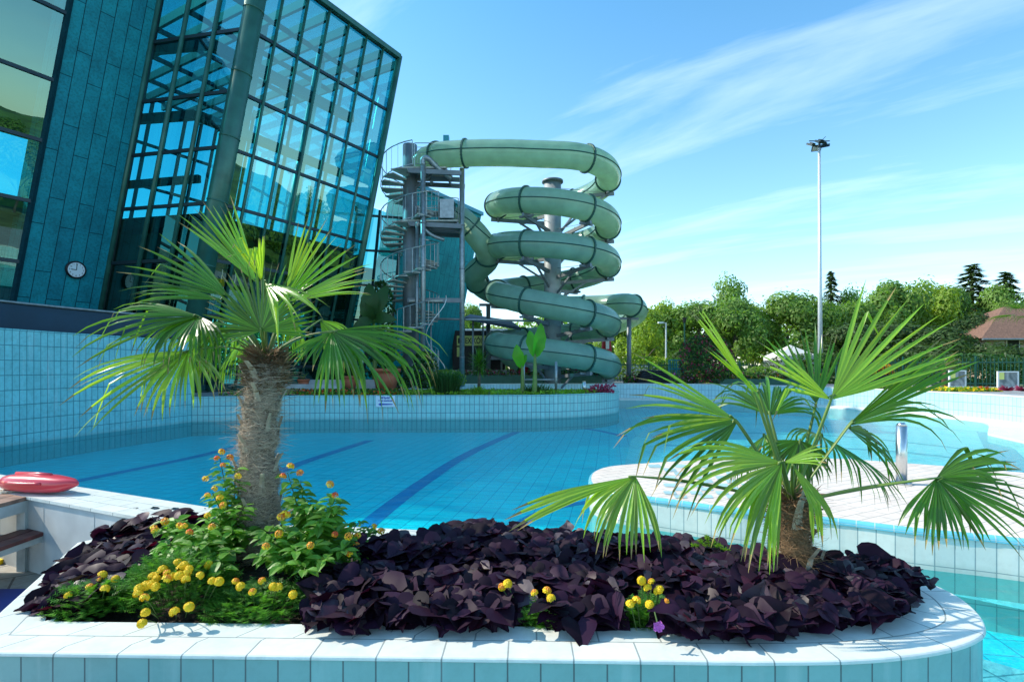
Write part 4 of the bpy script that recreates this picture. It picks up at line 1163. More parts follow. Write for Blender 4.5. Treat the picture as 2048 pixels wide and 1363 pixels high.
def trunk(root, pts, r0, r1, fibre, hairs, stubs, hair_len=.12, lift=.0):
    pts = catmull(pts, 8); N = len(pts)
    mb = MB(); rad = [lerp(r0, r1, k / (N - 1)) * (1 + .09 * math.sin(k * 1.15) + .04 * math.sin(k * 2.3)) for k in range(N)]
    n = 28; vs = []; fs = []
    for i, p in enumerate(pts):
        for k in range(n):
            a = 2 * math.pi * k / n; r = rad[i] * (1 + .10 * noise.noise(V((math.cos(a) * 3, math.sin(a) * 3, i * .6))))
            vs.append(p + V((math.cos(a) * r, math.sin(a) * r, 0)))
    for i in range(N - 1):
        for k in range(n): fs.append((i * n + k, i * n + (k + 1) % n, (i + 1) * n + (k + 1) % n, (i + 1) * n + k))
    fs.append(tuple((N - 1) * n + k for k in range(n)))
    mb.idx(vs, fs); mb.build('trunk', M['palmbark'] if fibre is M['fibre'] else fibre, root, True)
    mb = MB()
    for h in range(hairs):
        t_ = random.random() * (N - 1.01); i = int(t_); p = pts[i].lerp(pts[i + 1], t_ - i); r = lerp(rad[i], rad[i + 1], t_ - i) * R(.99, 1.05)
        a = R(0, 2 * math.pi); L = hair_len * R(.4, 1.3); da = R(-1, 1) * L / r; dz = R(-.5, .35) * L + lift * L; out = R(0, .2) * L + (R(.3, .9) * L if random.random() < .24 else 0)
        w = R(.0008, .0020); prev = None; K = 5; ph = R(0, 6)
        for k in range(K + 1):
            q = k / K; aa = a + da * q; rr_ = r + out * q * q + .006 * math.sin(q * 5 + ph)
            c = p + V((math.cos(aa) * rr_, math.sin(aa) * rr_, dz * q + .008 * math.sin(q * 6 + ph)))
            o = V((-math.sin(aa) * dz, math.cos(aa) * dz, 0)); side = V((0, 0, 1)) if abs(da * r) > abs(dz) else V((-math.sin(aa), math.cos(aa), 0))
            cur = (c - side * w * (1 - q * .7), c + side * w * (1 - q * .7))
            if prev: mb.face([prev[0], prev[1], cur[1], cur[0]])
            prev = cur
    mb.build('fibre', fibre, root)
    for k in range(stubs):
        t_ = (k + .5) / stubs * (N - 2); i = int(t_); p = pts[i]; a = k * 2.4 + R(-.3, .3); r = rad[i] * .96
        dr = V((math.cos(a), math.sin(a), 0)); tn = V((-dr.y, dr.x, 0)); h = R(.09, .16); w = R(.016, .027); o = R(.02, .05)
        b0 = p + dr * r; mb = MB()
        rows = []
        for q in (0, .5, 1):
            c = b0 + V((0, 0, h * q)) + dr * (o * q * q * 1.6) + tn * (.010 * q * math.sin(k)); ww = w * (1 - .45 * q)
            rows.append([c - tn * ww + dr * .004, c + dr * .010, c + tn * ww + dr * .004, c - dr * .006])
        vs = [v for r_ in rows for v in r_]; fs = []
        for j in range(2):
            for e in range(4): fs.append((j * 4 + e, j * 4 + (e + 1) % 4, j * 4 + 4 + (e + 1) % 4, j * 4 + 4 + e))
        fs.append((8, 9, 10, 11)); mb.idx(vs, fs)
        mb.build('leaf_stub', M['stub'], root)
YA = 3.2
c0 = P(525, 1075, YA)
pa = thing('fan_palm', 'larger fan palm with thick shaggy grey trunk rising from the left half of the planter', 'palm', (c0.x, c0.y, .40))
tp = [P(520, 1110, YA), P(520, 1010, YA), P(516, 900, YA), P(524, 800, YA), P(532, 730, YA)]
trunk(pa, tp, .114, .082, M['fibre'], 6500, 30, .14)
cr_ = P(532, 715, YA)
def fr(root, y0, hub, hy, tip, ty, nrm, crown=None, **k):
    frond(root, crown or cr_, P(hub[0], hub[1], y0 + hy), P(tip[0], tip[1], y0 + ty), nrm, **k)
random.seed(21)
# fronds placed round the crown: rear ones first
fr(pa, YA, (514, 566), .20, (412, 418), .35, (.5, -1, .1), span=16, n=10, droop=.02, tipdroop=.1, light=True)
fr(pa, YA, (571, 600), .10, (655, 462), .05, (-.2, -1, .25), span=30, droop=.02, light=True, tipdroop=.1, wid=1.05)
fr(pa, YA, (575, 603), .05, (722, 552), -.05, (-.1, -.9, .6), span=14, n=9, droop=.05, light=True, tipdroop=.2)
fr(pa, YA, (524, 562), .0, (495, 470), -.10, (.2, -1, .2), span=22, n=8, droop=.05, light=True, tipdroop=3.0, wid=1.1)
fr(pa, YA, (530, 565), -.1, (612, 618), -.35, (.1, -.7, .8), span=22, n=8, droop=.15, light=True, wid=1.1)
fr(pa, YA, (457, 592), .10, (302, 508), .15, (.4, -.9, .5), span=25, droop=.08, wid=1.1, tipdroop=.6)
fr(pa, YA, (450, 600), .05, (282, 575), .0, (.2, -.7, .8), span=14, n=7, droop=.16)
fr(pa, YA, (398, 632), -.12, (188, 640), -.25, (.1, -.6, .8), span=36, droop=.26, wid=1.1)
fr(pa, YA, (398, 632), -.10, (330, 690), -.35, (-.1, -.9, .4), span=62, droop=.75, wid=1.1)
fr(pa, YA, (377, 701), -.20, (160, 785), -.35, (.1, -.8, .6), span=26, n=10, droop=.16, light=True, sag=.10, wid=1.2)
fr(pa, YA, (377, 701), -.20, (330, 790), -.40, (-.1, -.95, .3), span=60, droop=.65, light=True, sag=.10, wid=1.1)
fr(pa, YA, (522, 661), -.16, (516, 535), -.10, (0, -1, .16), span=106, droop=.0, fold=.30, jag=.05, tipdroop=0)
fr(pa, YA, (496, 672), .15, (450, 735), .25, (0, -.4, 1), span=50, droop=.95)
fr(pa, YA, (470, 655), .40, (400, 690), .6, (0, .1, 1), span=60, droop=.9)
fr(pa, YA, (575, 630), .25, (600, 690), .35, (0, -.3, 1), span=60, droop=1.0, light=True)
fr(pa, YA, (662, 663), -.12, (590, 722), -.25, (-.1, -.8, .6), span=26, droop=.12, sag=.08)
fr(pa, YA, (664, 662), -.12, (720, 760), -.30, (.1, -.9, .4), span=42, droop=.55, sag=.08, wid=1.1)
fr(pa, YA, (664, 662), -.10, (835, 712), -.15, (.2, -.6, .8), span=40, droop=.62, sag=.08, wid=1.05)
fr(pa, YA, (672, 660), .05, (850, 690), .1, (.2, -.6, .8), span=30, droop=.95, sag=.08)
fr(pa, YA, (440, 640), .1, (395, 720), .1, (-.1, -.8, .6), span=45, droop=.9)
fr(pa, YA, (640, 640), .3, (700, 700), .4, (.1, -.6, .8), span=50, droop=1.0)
# young spears and old petioles
for hub, y in (((520, 610), 0), ((560, 640), .05), ((490, 640), 0)):
    mb = MB(); mb.tube([cr_, P(hub[0], hub[1], YA + y)], [.010, .003], 6); mb.build('petiole', M['petiole'], pa, True)
mb = MB()
for k in range(1500):
    a = R(0, 6.28); h = R(-.10, .12); r = .078 * R(.3, 1.1); c = cr_ + V((math.cos(a) * r, math.sin(a) * r, h - .08)); dv = V((math.cos(a + R(-1, 1)), math.sin(a + R(-1, 1)), R(-.3, 1.2))).normalized() * R(.04, .11)
    sd = dv.cross(V((0, 0, 1))).normalized() * .0013; mb.face([c - sd, c + sd, c + dv * .6 + sd * .6 + V((0, 0, -.008)), c + dv])
mb.build('crown_fibre', M['fibre_brown'], pa)

YB = 2.74
c1 = P(1590, 1145, YB)
pb = thing('fan_palm', 'smaller fan palm with short brown hairy trunk at the right end of the planter', 'palm', (c1.x, c1.y, .40))
tp = [P(1600, 1165, YB), P(1592, 1120, YB), P(1585, 1070, YB), P(1582, 1020, YB), P(1584, 1000, YB)]
trunk(pb, tp, .082, .070, M['fibre_brown'], 3200, 12, .11)
cB = P(1584, 1005, YB)
def fb_(hub, hy, tip, ty, nrm, **k): fr(pb, YB, hub, hy, tip, ty, nrm, crown=k.pop('crown', cB), **k)
random.seed(5)
fb_((1632, 807), .30, (1610, 668), .42, (0, -1, .15), span=34, droop=.02, tipdroop=.1)
fb_((1662, 799), -.05, (1842, 628), -.05, (-.2, -1, .35), span=30, droop=.015, light=True, fold=.30, tipdroop=.12, wid=1.15, jag=.08)
fb_((1662, 799), -.10, (1525, 716), -.20, (.1, -.9, .5), span=20, n=7, droop=.04, light=True, tipdroop=.2)
fb_((1512, 794), -.05, (1397, 628), -.10, (.5, -1, .2), span=5, n=4, droop=.02, light=True, wid=1.6, tipdroop=0)
fb_((1520, 790), -.02, (1420, 695), -.05, (.5, -1, .2), span=6, n=3, droop=.02, light=True, wid=1.3, tipdroop=0)
fb_((1468, 837), -.10, (1280, 782), -.20, (.3, -.9, .6), span=27, droop=.06, light=True, tipdroop=.4, wid=1.05)
fb_((1475, 842), -.05, (1290, 905), -.20, (.1, -.8, .7), span=32, droop=.32, wid=1.05)
fb_((1540, 830), .1, (1520, 745), .4, (0, -.5, 1), span=70, droop=.6)
fb_((1564, 925), -.28, (1405, 985), -.45, (0, -.85, .6), span=46, droop=.40, light=True, wid=1.15)
fb_((1560, 925), -.28, (1490, 1070), -.42, (.1, -1, .3), span=24, droop=.40, light=True, wid=1.15)
fb_((1566, 925), -.28, (1645, 905), -.38, (.1, -.7, .7), span=22, n=4, droop=.12, light=True, wid=1.5)
fb_((1585, 930), -.20, (1668, 1050), -.30, (.2, -1, .2), span=13, n=5, droop=.35, light=True, wid=1.15)
fb_((1699, 847), .0, (1900, 712), .0, (-.3, -1, .2), span=10, n=8, droop=.02, wid=1.35, tipdroop=.1)
fb_((1699, 850), -.02, (1850, 800), -.1, (.1, -.6, .8), span=16, n=6, droop=.85, wid=1.2, tipdroop=.3)
fb_((1695, 855), .05, (1790, 905), .1, (.1, -.6, .8), span=40, droop=.5)
fb_((1640, 870), .25, (1720, 930), .4, (0, -.3, 1), span=75, droop=.8)
fb_((1530, 870), .25, (1480, 930), .4, (0, -.3, 1), span=75, droop=.8)
fb_((1600, 880), .05, (1590, 960), .0, (0, -.7, .7), span=80, droop=.4)
fb_((1271, 952), -.25, (1050, 1018), -.35, (.1, -.7, .8), span=7, n=4, droop=.07, light=True, wid=1.5, bend=P(1400, 965, YB - .15), tipdroop=.1)
fb_((1271, 952), -.25, (1222, 1060), -.35, (-.3, -1, .3), span=52, droop=.70, light=True, wid=1.05, bend=P(1402, 968, YB - .14))
fb_((1873, 955), -.20, (2068, 1000), -.30, (0, -.85, .6), span=42, droop=.14, bend=P(1720, 975, YB - .1), wid=1.1)
fb_((1873, 955), -.20, (1900, 1085), -.30, (-.1, -1, .3), span=50, droop=.22, bend=P(1722, 978, YB - .1), wid=1.1)
fb_((1873, 955), -.22, (1965, 905), -.28, (.1, -.6, .8), span=24, n=6, droop=.95, bend=P(1720, 977, YB - .1), wid=1.3)
mb = MB()
for k in range(900):
    a = R(0, 6.28); h = R(-.08, .10); r = .07 * R(.3, 1.1); c = cB + V((math.cos(a) * r, math.sin(a) * r, h - .03)); dv = V((math.cos(a + R(-1, 1)), math.sin(a + R(-1, 1)), R(-.6, 1.0))).normalized() * R(.03, .10)
    sd = dv.cross(V((0, 0, 1))).normalized() * .0012; mb.face([c - sd, c + sd, c + dv * .6 + sd * .6 + V((0, 0, -.008)), c + dv])
mb.build('crown_fibre', M['fibre_brown'], pb)

# ------------------------------------------------------------------ purple vine ground cover
HEART = [(0, -.02), (.16, -.20), (.38, -.22), (.55, -.05), (.57, .16), (.45, .38), (.27, .58), (.09, .76), (0, .90)]
def heart_leaf(mb, c, fwd, up, size, fold, curl, m=0):
    fwd = fwd.normalized(); sd = fwd.cross(up).normalized(); up = sd.cross(fwd).normalized()
    def pt(x, y):
        d_ = abs(x); z = fold * d_ - curl * max(0, y) ** 2 - .9 * fold * d_ ** 2 + .03 * math.sin(y * 9 + x * 4)
        return c + (sd * x + fwd * y + up * z) * size
    mid = [pt(0, y) for y in (0, .15, .35, .55, .75, .90)]
    for sg in (-1, 1):
        o = [pt(sg * x, y) for x, y in HEART]; i1 = [pt(sg * x * .55, y) for x, y in ((.30, -.02), (.5, .16), (.46, .36), (.28, .60), (.1, .86))]
        b = len(mb.v); vs = mid + i1 + o
        # mid 0-5, inner 6-10, outer 11-19
        fs = [(0, 6, 7, 1), (1, 7, 8, 2), (2, 8, 9, 3), (3, 9, 10, 4), (4, 10, 19, 5),
              (0, 11, 12, 6), (6, 12, 13), (6, 13, 14, 7), (7, 14, 15), (7, 15, 16, 8), (8, 16, 9), (9, 16, 17), (9, 17, 18, 10), (10, 18, 19)]
        if sg < 0: fs = [f[::-1] for f in fs]
        mb.idx(vs, fs, m)
random.seed(99)
FAL = [(-.62, .1), (-.1, .2), (.42, .9)]
def near_front(x): # how far the vine spills over the front coping
    u = CX + F * x / 2.2
    s_ = 0
    for a, b, k in ((600, 760, .9), (780, 1010, .75), (1100, 1160, .7), (1175, 1245, .25), (1330, 1560, 1.0), (1560, 1850, .55)):
        if a < u < b: s_ = max(s_, k)
    return s_
marks = [(P(1300, 1185, 2.42), .16), (P(1085, 1190, 2.45), .10), (P(1420, 1090, 2.9), .07)]
mb = MB()
cnt = 0
tries = 0
while cnt < 3600 and tries < 90000:
    tries += 1
    x = R(-1.05, 2.25); y = R(2.02, 3.7)
    if not inside((x, y), OUT): continue
    e = edge_dist((x, y), OUT); fy = y - front(x)
    # left boundary runs diagonally past the lantana
    lim = -.92 + .28 * max(0, y - 2.35) + .06 * math.sin(y * 9)
    if x < lim: continue
    if y > 3.0 and x < -.35 + .1 * math.sin(y * 9): continue
    if fy < .6:
        sp = near_front(x)
        if e < .29 - .13 * sp + R(-.03, .03): continue
    elif e < (.16 if x > 1.2 else .05) + R(-.05, .06): continue
    if (V((x, y)) - V((c1.x, c1.y))).length < .10: continue
    if any((V((x, y)) - V((q.x, q.y))).length < r for q, r in marks): continue
    e2 = max(0, e - .12)
    hgt = .455 + (.06 if y > 2.8 and x < .9 else .0) + .12 * min(1, e2 / .35) * R(.25, 1.05) + .025 * noise.noise(V((x * 4, y * 4, 1)))
    if e < .27: hgt = ZP + .05 + R(0, .05)
    # direction: mostly outwards/forward, tip hanging
    a = R(0, 6.28); fw = V((math.cos(a), math.sin(a) - .55, R(-.6, .25)))
    up = V((R(-.45, .35) , R(-.6, .15), 1.0)).normalized()
    if fy < .42: fw = V((R(-1.2, 1.2), R(-1, .1), R(-.65, .25))); up = V((R(-.6, .4), R(-.75, .1), .8))
    sz = R(.055, .130) * (1.05 if fy < .5 else 1.0) * (1.25 if random.random() < .1 else 1)
    heart_leaf(mb, V((x, y, hgt)), fw, up, sz, R(.15, .95), R(-.2, .5), random.choices((0, 1, 2), (84, 9, 7))[0])
    cnt += 1
solo(mb, 'purple_vine', [M['vine'], M['vine_red'], M['vine_grey']], 'dark purple heart leaved vine covering the middle and right of the planter', 'plant', kind='stuff', smooth=True)
mb = MB(); cnt = 0; tries = 0
while cnt < 900 and tries < 20000:
    tries += 1
    x = R(-2.65, -.9); y = R(2.45, 3.80)
    if not inside((x, y), OUT): continue
    e = edge_dist((x, y), OUT)
    if e < .16 + R(-.05, .05): continue
    # diagonal band hugging the left edge and the back
    dl = edge_dist((x, y), OUT[-9:]) if False else e
    u, v = CX + F * x / y, HY + F * (EYE - .5) / y
    if v > 1225 - max(0, (u - 130)) * .2: continue
    if u > 200 + (1190 - v) * 1.6 and v > 1050: continue
    if u > 440: continue
    hgt = .462 + .09 * min(1, max(0, e - .16) / .3) * R(.2, 1) + (.10 if v < 1075 else 0) * R(.3, 1)
    fw = V((R(-1, .6), R(-1, .5), R(-.5, .25))); up = V((R(-.6, .4), R(-.6, .2), 1))
    heart_leaf(mb, V((x, y, hgt)), fw, up, R(.07, .15), R(.2, .9), R(-.05, .25), random.choices((0, 1, 2), (80, 13, 7))[0]); cnt += 1
solo(mb, 'purple_vine', [M['vine'], M['vine_red'], M['vine_grey']], 'dark purple vine patch along the left edge of the planter behind the marigolds', 'plant', kind='stuff', smooth=True)

# ------------------------------------------------------------------ lantana
OVAL = [(0, 0), (.16, .12), (.27, .34), (.25, .58), (.13, .82), (0, 1.0)]
def oval_leaf(mb, c, fwd, up, size, m=0, fold=.35, curl=.25, wk=1.0):
    fwd = fwd.normalized(); sd = fwd.cross(up).normalized(); up = sd.cross(fwd).normalized()
    def pt(x, y): return c + (sd * x * wk + fwd * y + up * (fold * abs(x) - curl * y * y)) * size
    mid = [pt(0, y) for _, y in OVAL]
    for sg in (-1, 1):
        o = [pt(sg * x, y) for x, y in OVAL[1:-1]]
        vs = mid + o
        fs = [(0, 6, 1), (1, 6, 7, 2), (2, 7, 8, 3), (3, 8, 9, 4), (4, 9, 5)]
        if sg < 0: fs = [f[::-1] for f in fs]
        mb.idx(vs, fs, m)
def flower_dome(r, petals, m=0, dome=.95):
    mb = MB()
    for k in range(petals):
        t_ = (k + .5) / petals; th = math.acos(1 - t_ * 1.35); a = k * 2.39996
        d_ = V((math.sin(th) * math.cos(a), math.sin(th) * math.sin(a), math.cos(th) * dome))
        c = d_ * r; n_ = d_.normalized(); tn = n_.orthogonal().normalized(); bn = n_.cross(tn); q = r * .36
        rot = R(0, 6); pts = []
        for j in range(5):
            an = rot + j * 2 * math.pi / 5; pts.append(c + (tn * math.cos(an) + bn * math.sin(an)) * q * R(.85, 1.15) + n_ * R(0, .25) * q)
        for j in range(5): mb.face([c + n_ * q * -.1, pts[j], pts[(j + 1) % 5]], m if not isinstance(m, tuple) else (m[0] if k < petals * .4 else m[1]))
    return mb
FLM = {}
def flower_mesh(kind):
    if kind in FLM: return FLM[kind]
    r, pet, ms = {'lan_y': (.017, 26, [M['orange'], M['yellow']]), 'lan_r': (.016, 26, [M['redorange'], M['orange']]), 'mar': (.0175, 46, [M['yellow'], M['yellow']]), 'maro': (.016, 36, [M['orange'], M['yellow']])}[kind]
    mb = flower_dome(r, pet, (0, 1)); me = D.meshes.new('flower_head')
    me.from_pydata([tuple(v) for v in mb.v], [], mb.f)
    for m in ms: me.materials.append(m)
    me.polygons.foreach_set('material_index', mb.m); me.update()
    FLM[kind] = me; return me
def put_flower(root, p, kind, sc=1.0, tilt=None):
    o = D.objects.new('flower_head', flower_mesh(kind)); col.objects.link(o); o.parent = root
    o.location = V(p) - org(root); o.scale = (sc, sc, sc)
    o.rotation_euler = (R(.2, .9), R(-.4, .4), R(0, 6)) if tilt is None else tilt
    o.rotation_mode = 'XYZ'; return o
def lantana(label, base, tops, flowers):
    root = thing('lantana', label, 'shrub', base, 'lantana shrubs round the left palm')
    mb = MB(); st_ = MB()
    for tp_, leafy, s0 in tops:
        tp_ = V(tp_); mid = V(base).lerp(tp_, .5) + V((R(-.05, .05), R(-.05, .05), .03))
        pts = catmull([V(base) + V((R(-.06, .06), R(-.06, .06), 0)), mid, tp_], 8)
        st_.tube(pts, [lerp(.005, .002, k / (len(pts) - 1)) for k in range(len(pts))], 5, False)
        leafy = int(leafy * 1.7)
        for k in range(leafy):
            t_ = (k + .5) / leafy; t_ = .18 + .82 * t_; q = t_ * (len(pts) - 1.01); i = int(q); p = pts[i].lerp(pts[i + 1], q - i)
            a = k * 1.57 + R(-.5, .5); s0_ = s0 * 1.08
            for sg in (0, math.pi):
                dr = V((math.cos(a + sg), math.sin(a + sg), R(-.25, .35)))
                L_ = s0_ * R(.7, 1.3) * (1.15 - .5 * t_)
                oval_leaf(mb, p + dr * .012, dr + V((0, -.15, 0)), V((R(-.2, .2), R(-.3, 0), 1)), L_)
    st_.build('stems', M['stem'], root); mb.build('leaves', M['lantana'], root)
    for u, v, y, kind in flowers: put_flower(root, P(u, v, y), kind, R(.85, 1.15))
    return root
random.seed(12)
def tops_px(lst, leafy=14, s0=.086): return [(P(u, v, y), leafy * R(.8, 1.2), s0) for u, v, y in lst]
lantana('tall leafy lantana with red and orange flower clusters just left of the shaggy trunk', G(455, 1110, .42),
        tops_px([(440, 915, 3.05), (470, 935, 3.08), (425, 985, 3.0), (455, 1000, 3.0), (480, 960, 3.1), (410, 1035, 2.9), (440, 1050, 2.9), (490, 1010, 2.95), (465, 1060, 2.85), (500, 1060, 2.9)], 13),
        [(434, 916, 3.0, 'lan_r'), (460, 914, 3.0, 'lan_r'), (446, 930, 2.98, 'lan_r'), (443, 903, 3.05, 'lan_y'), (411, 957, 2.95, 'lan_y'), (429, 977, 2.93, 'lan_y'), (415, 990, 2.9, 'lan_y'), (440, 995, 2.92, 'lan_y'), (446, 1010, 2.88, 'lan_y'), (415, 1030, 2.86, 'lan_y'), (476, 952, 3.0, 'lan_y')])
lantana('low spreading lantana with orange flower clusters behind the marigolds at the left', G(390, 1130, .42),
        tops_px([(320, 1055, 2.85), (350, 1040, 2.9), (375, 1060, 2.8), (340, 1085, 2.7), (385, 1090, 2.7), (420, 1085, 2.7), (400, 1120, 2.6), (440, 1120, 2.6), (360, 1115, 2.65), (330, 1040, 2.95), (415, 1060, 2.8), (470, 1100, 2.65), (450, 1140, 2.55)], 11),
        [(310, 1060, 2.8, 'lan_y'), (359, 1051, 2.8, 'lan_y'), (379, 1064, 2.74, 'lan_r'), (368, 1052, 2.78, 'lan_y'), (424, 1053, 2.75, 'lan_y'), (330, 1042, 2.85, 'lan_y'), (308, 1056, 2.9, 'lan_y')])
lantana('broad bushy lantana with bright green leaves in front and right of the shaggy trunk', G(620, 1135, .42),
        tops_px([(600, 960, 3.0), (575, 945, 3.05), (590, 1000, 2.9), (560, 1050, 2.75), (600, 1060, 2.72), (640, 1040, 2.75), (545, 1085, 2.65), (590, 1100, 2.6), (630, 1090, 2.6), (660, 1020, 2.8), (665, 990, 2.85), (680, 1010, 2.85), (690, 1050, 2.8), (650, 1120, 2.55), (690, 1100, 2.65), (520, 1110, 2.6), (560, 1130, 2.5), (610, 1140, 2.5), (530, 1060, 2.75), (700, 1075, 2.75), (620, 1005, 2.9)], 15, .090),
        [(566, 952, 3.0, 'lan_r'), (600, 945, 3.0, 'lan_r'), (581, 932, 3.0, 'lan_y'), (660, 968, 2.8, 'lan_y'), (670, 990, 2.78, 'lan_r'), (532, 1092, 2.55, 'lan_y'), (670, 1068, 2.7, 'lan_r'), (621, 1090, 2.55, 'lan_y'), (558, 1067, 2.68, 'lan_y'), (697, 1072, 2.68, 'lan_y'), (569, 1028, 2.75, 'lan_y'), (574, 1029, 2.8, 'lan_y'), (562, 1033, 2.76, 'lan_y')])
lantana('thin twiggy lantana with small orange flowers at the back between bush and purple vine', G(715, 1110, .44),
        tops_px([(740, 1050, 3.1), (755, 1060, 3.1), (720, 1040, 3.1), (765, 1085, 3.0), (735, 1090, 2.9), (745, 1120, 2.8), (700, 1120, 2.7)], 11, .05),
        [(748, 1052, 3.0, 'lan_y'), (762, 1062, 3.0, 'lan_y'), (697, 1072, 2.9, 'lan_y'), (715, 1072, 2.85, 'lan_y'), (713, 1090, 2.8, 'lan_r'), (700, 1106, 2.7, 'lan_y'), (672, 1070, 2.9, 'lan_r')])

# ------------------------------------------------------------------ marigolds
def marigold(label, c, r, h, flowers, n=900):
    root = thing('marigold', label, 'flower', (c.x, c.y, .42), 'marigolds along the front of the planter')
    mb = MB()
    for k in range(n):
        a = R(0, 6.28); q = math.sqrt(random.random()) * r; hh = h * (1 - (q / r) ** 2 * .5) * R(.3, 1.12)
        p = V((c.x + q * math.cos(a), c.y + q * math.sin(a) * .75, .42 + hh))
        if p.y < front(p.x) + .262: p.y = front(p.x) + .262 + R(0, .04)
        dr = V((math.cos(a) * .8 + R(-.5, .5), math.sin(a) * .8 + R(-.5, .5), R(-.1, .9))).normalized(); L_ = R(.03, .055)
        sd0 = dr.cross(V((R(-.3, .3), R(-.3, .3), 1))).normalized()
        for j in range(5):     # pinnate leaflets
            b = p + dr * L_ * j / 5
            for sg in (-1, 1):
                tipp = b + (dr * .5 + sd0 * sg).normalized() * L_ * .42; w = dr * .0036
                mb.face([b - w, b + w, tipp])
        mb.face([p - sd0 * .0012, p + sd0 * .0012, p + dr * L_])
    mb.build('leaves', M['marigold_leaf'], root)
    st_ = MB()
    for u, v, y, kind in flowers:
        f = P(u, v, y); put_flower(root, f, kind, R(.9, 1.12)); b = V((lerp(f.x, c.x, .35), lerp(f.y, c.y, .35), .46)); st_.tube(catmull([b, b.lerp(f, .6) + V((0, 0, .01)), f - V((0, 0, .008))], 4), .0022, 5, False)
    st_.build('stems', M['stem'], root)
random.seed(3)
marigold('low marigold with a few yellow flowers in the front left corner of the planter', G(185, 1215, .45), .17, .13,
         [(137, 1190, 2.45, 'mar'), (205, 1149, 2.6, 'mar'), (231, 1157, 2.55, 'mar'), (210, 1177, 2.45, 'mar'), (180, 1174, 2.5, 'maro'), (200, 1160, 2.6, 'maro')], 620)
marigold('largest marigold, crowned with a dense cluster of yellow flowers, at the front left', G(360, 1200, .45), .25, .23,
         [(355, 1124, 2.55, 'mar'), (368, 1130, 2.5, 'mar'), (378, 1137, 2.48, 'mar'), (326, 1138, 2.5, 'mar'), (318, 1147, 2.48, 'mar'), (305, 1152, 2.47, 'mar'), (313, 1157, 2.45, 'mar'), (292, 1170, 2.4, 'mar'), (279, 1176, 2.38, 'mar'), (276, 1187, 2.36, 'mar'), (358, 1150, 2.42, 'mar'), (373, 1147, 2.44, 'mar'), (372, 1158, 2.4, 'mar'), (400, 1150, 2.45, 'mar'), (424, 1161, 2.42, 'mar'), (438, 1162, 2.42, 'mar'), (417, 1129, 2.6, 'mar'), (343, 1153, 2.45, 'mar'), (333, 1157, 2.4, 'maro'), (334, 1145, 2.45, 'maro'), (303, 1167, 2.4, 'mar'), (378, 1213, 2.3, 'mar'), (349, 1223, 2.28, 'mar'), (291, 1224, 2.28, 'mar'), (284, 1246, 2.22, 'mar'), (289, 1195, 2.3, 'maro'), (311, 1172, 2.38, 'mar'), (362, 1137, 2.5, 'mar')], 1500)
marigold('sparse marigold with small scattered flowers in shade left of the purple vine', G(520, 1215, .45), .24, .11,
         [(481, 1172, 2.45, 'mar'), (505, 1183, 2.4, 'maro'), (546, 1172, 2.45, 'mar'), (556, 1174, 2.46, 'mar'), (586, 1188, 2.4, 'mar'), (471, 1162, 2.5, 'maro'), (524, 1161, 2.5, 'maro')], 800)
marigold('small yellow marigold poking out of the purple vine near the right palm', P(1295, 1195, 2.36), .11, .13,
         [(1283, 1160, 2.35, 'mar'), (1303, 1163, 2.38, 'maro'), (1295, 1175, 2.34, 'mar'), (1319, 1178, 2.32, 'mar'), (1316, 1182, 2.33, 'mar'), (1260, 1207, 2.25, 'mar'), (1273, 1200, 2.27, 'maro'), (1299, 1208, 2.25, 'mar'), (1332, 1203, 2.27, 'maro')], 420)
marigold('tiny marigold half hidden in the middle of the purple vine', P(1085, 1195, 2.36), .08, .10,
         [(1015, 1167, 2.42, 'mar'), (1004, 1173, 2.42, 'maro'), (1094, 1181, 2.36, 'maro'), (1102, 1196, 2.3, 'mar'), (1069, 1185, 2.34, 'maro')], 260)
pk = P(1316, 1250, 2.13)
t = thing('petunia', 'single pink petunia flower hanging at the front edge of the purple vine', 'flower', pk)
mb = MB()
for k in range(5):
    a0 = k * 1.2566; pts = [V((0, 0, 0))]
    for j in range(5):
        a = a0 + (j - 2) * .33; r = .024 * (1 - .12 * abs(j - 2)); pts.append(V((math.cos(a) * r, -.006 - .008 * (j % 2), math.sin(a) * r)))
    for j in range(1, 5): mb.face([pk + pts[0], pk + pts[j], pk + pts[j + 1]])
mb.build('petals', M['pink'], t); mb = MB(); mb.tube([pk, pk + V((0, .05, .03))], .003, 5); mb.build('stem', M['stem'], t)
# feathery weed by the back coping
w0 = G(1420, 1118, .46); t = thing('feathery_weed', 'small feathery green weed rising from the back of the purple vine', 'plant', w0)
mb = MB()
for j in range(7):
    tipx = P(1385 + 14 * j, 1072 + 9 * abs(j - 2), 2.95); pts = catmull([w0, w0.lerp(tipx, .6) + V((0, 0, .02)), tipx], 5); mb.tube(pts, .002, 4, False)
    for p in pts[3:]:
        for k in range(9):
            dr = V((R(-1, 1), R(-1, 1), R(-.3, 1))).normalized() * .022; s2 = dr.cross(V((0, 1, 0))).normalized() * .0025; mb.face([p - s2, p + s2, p + dr])
mb.build('leaves', M['limegreen'], t)
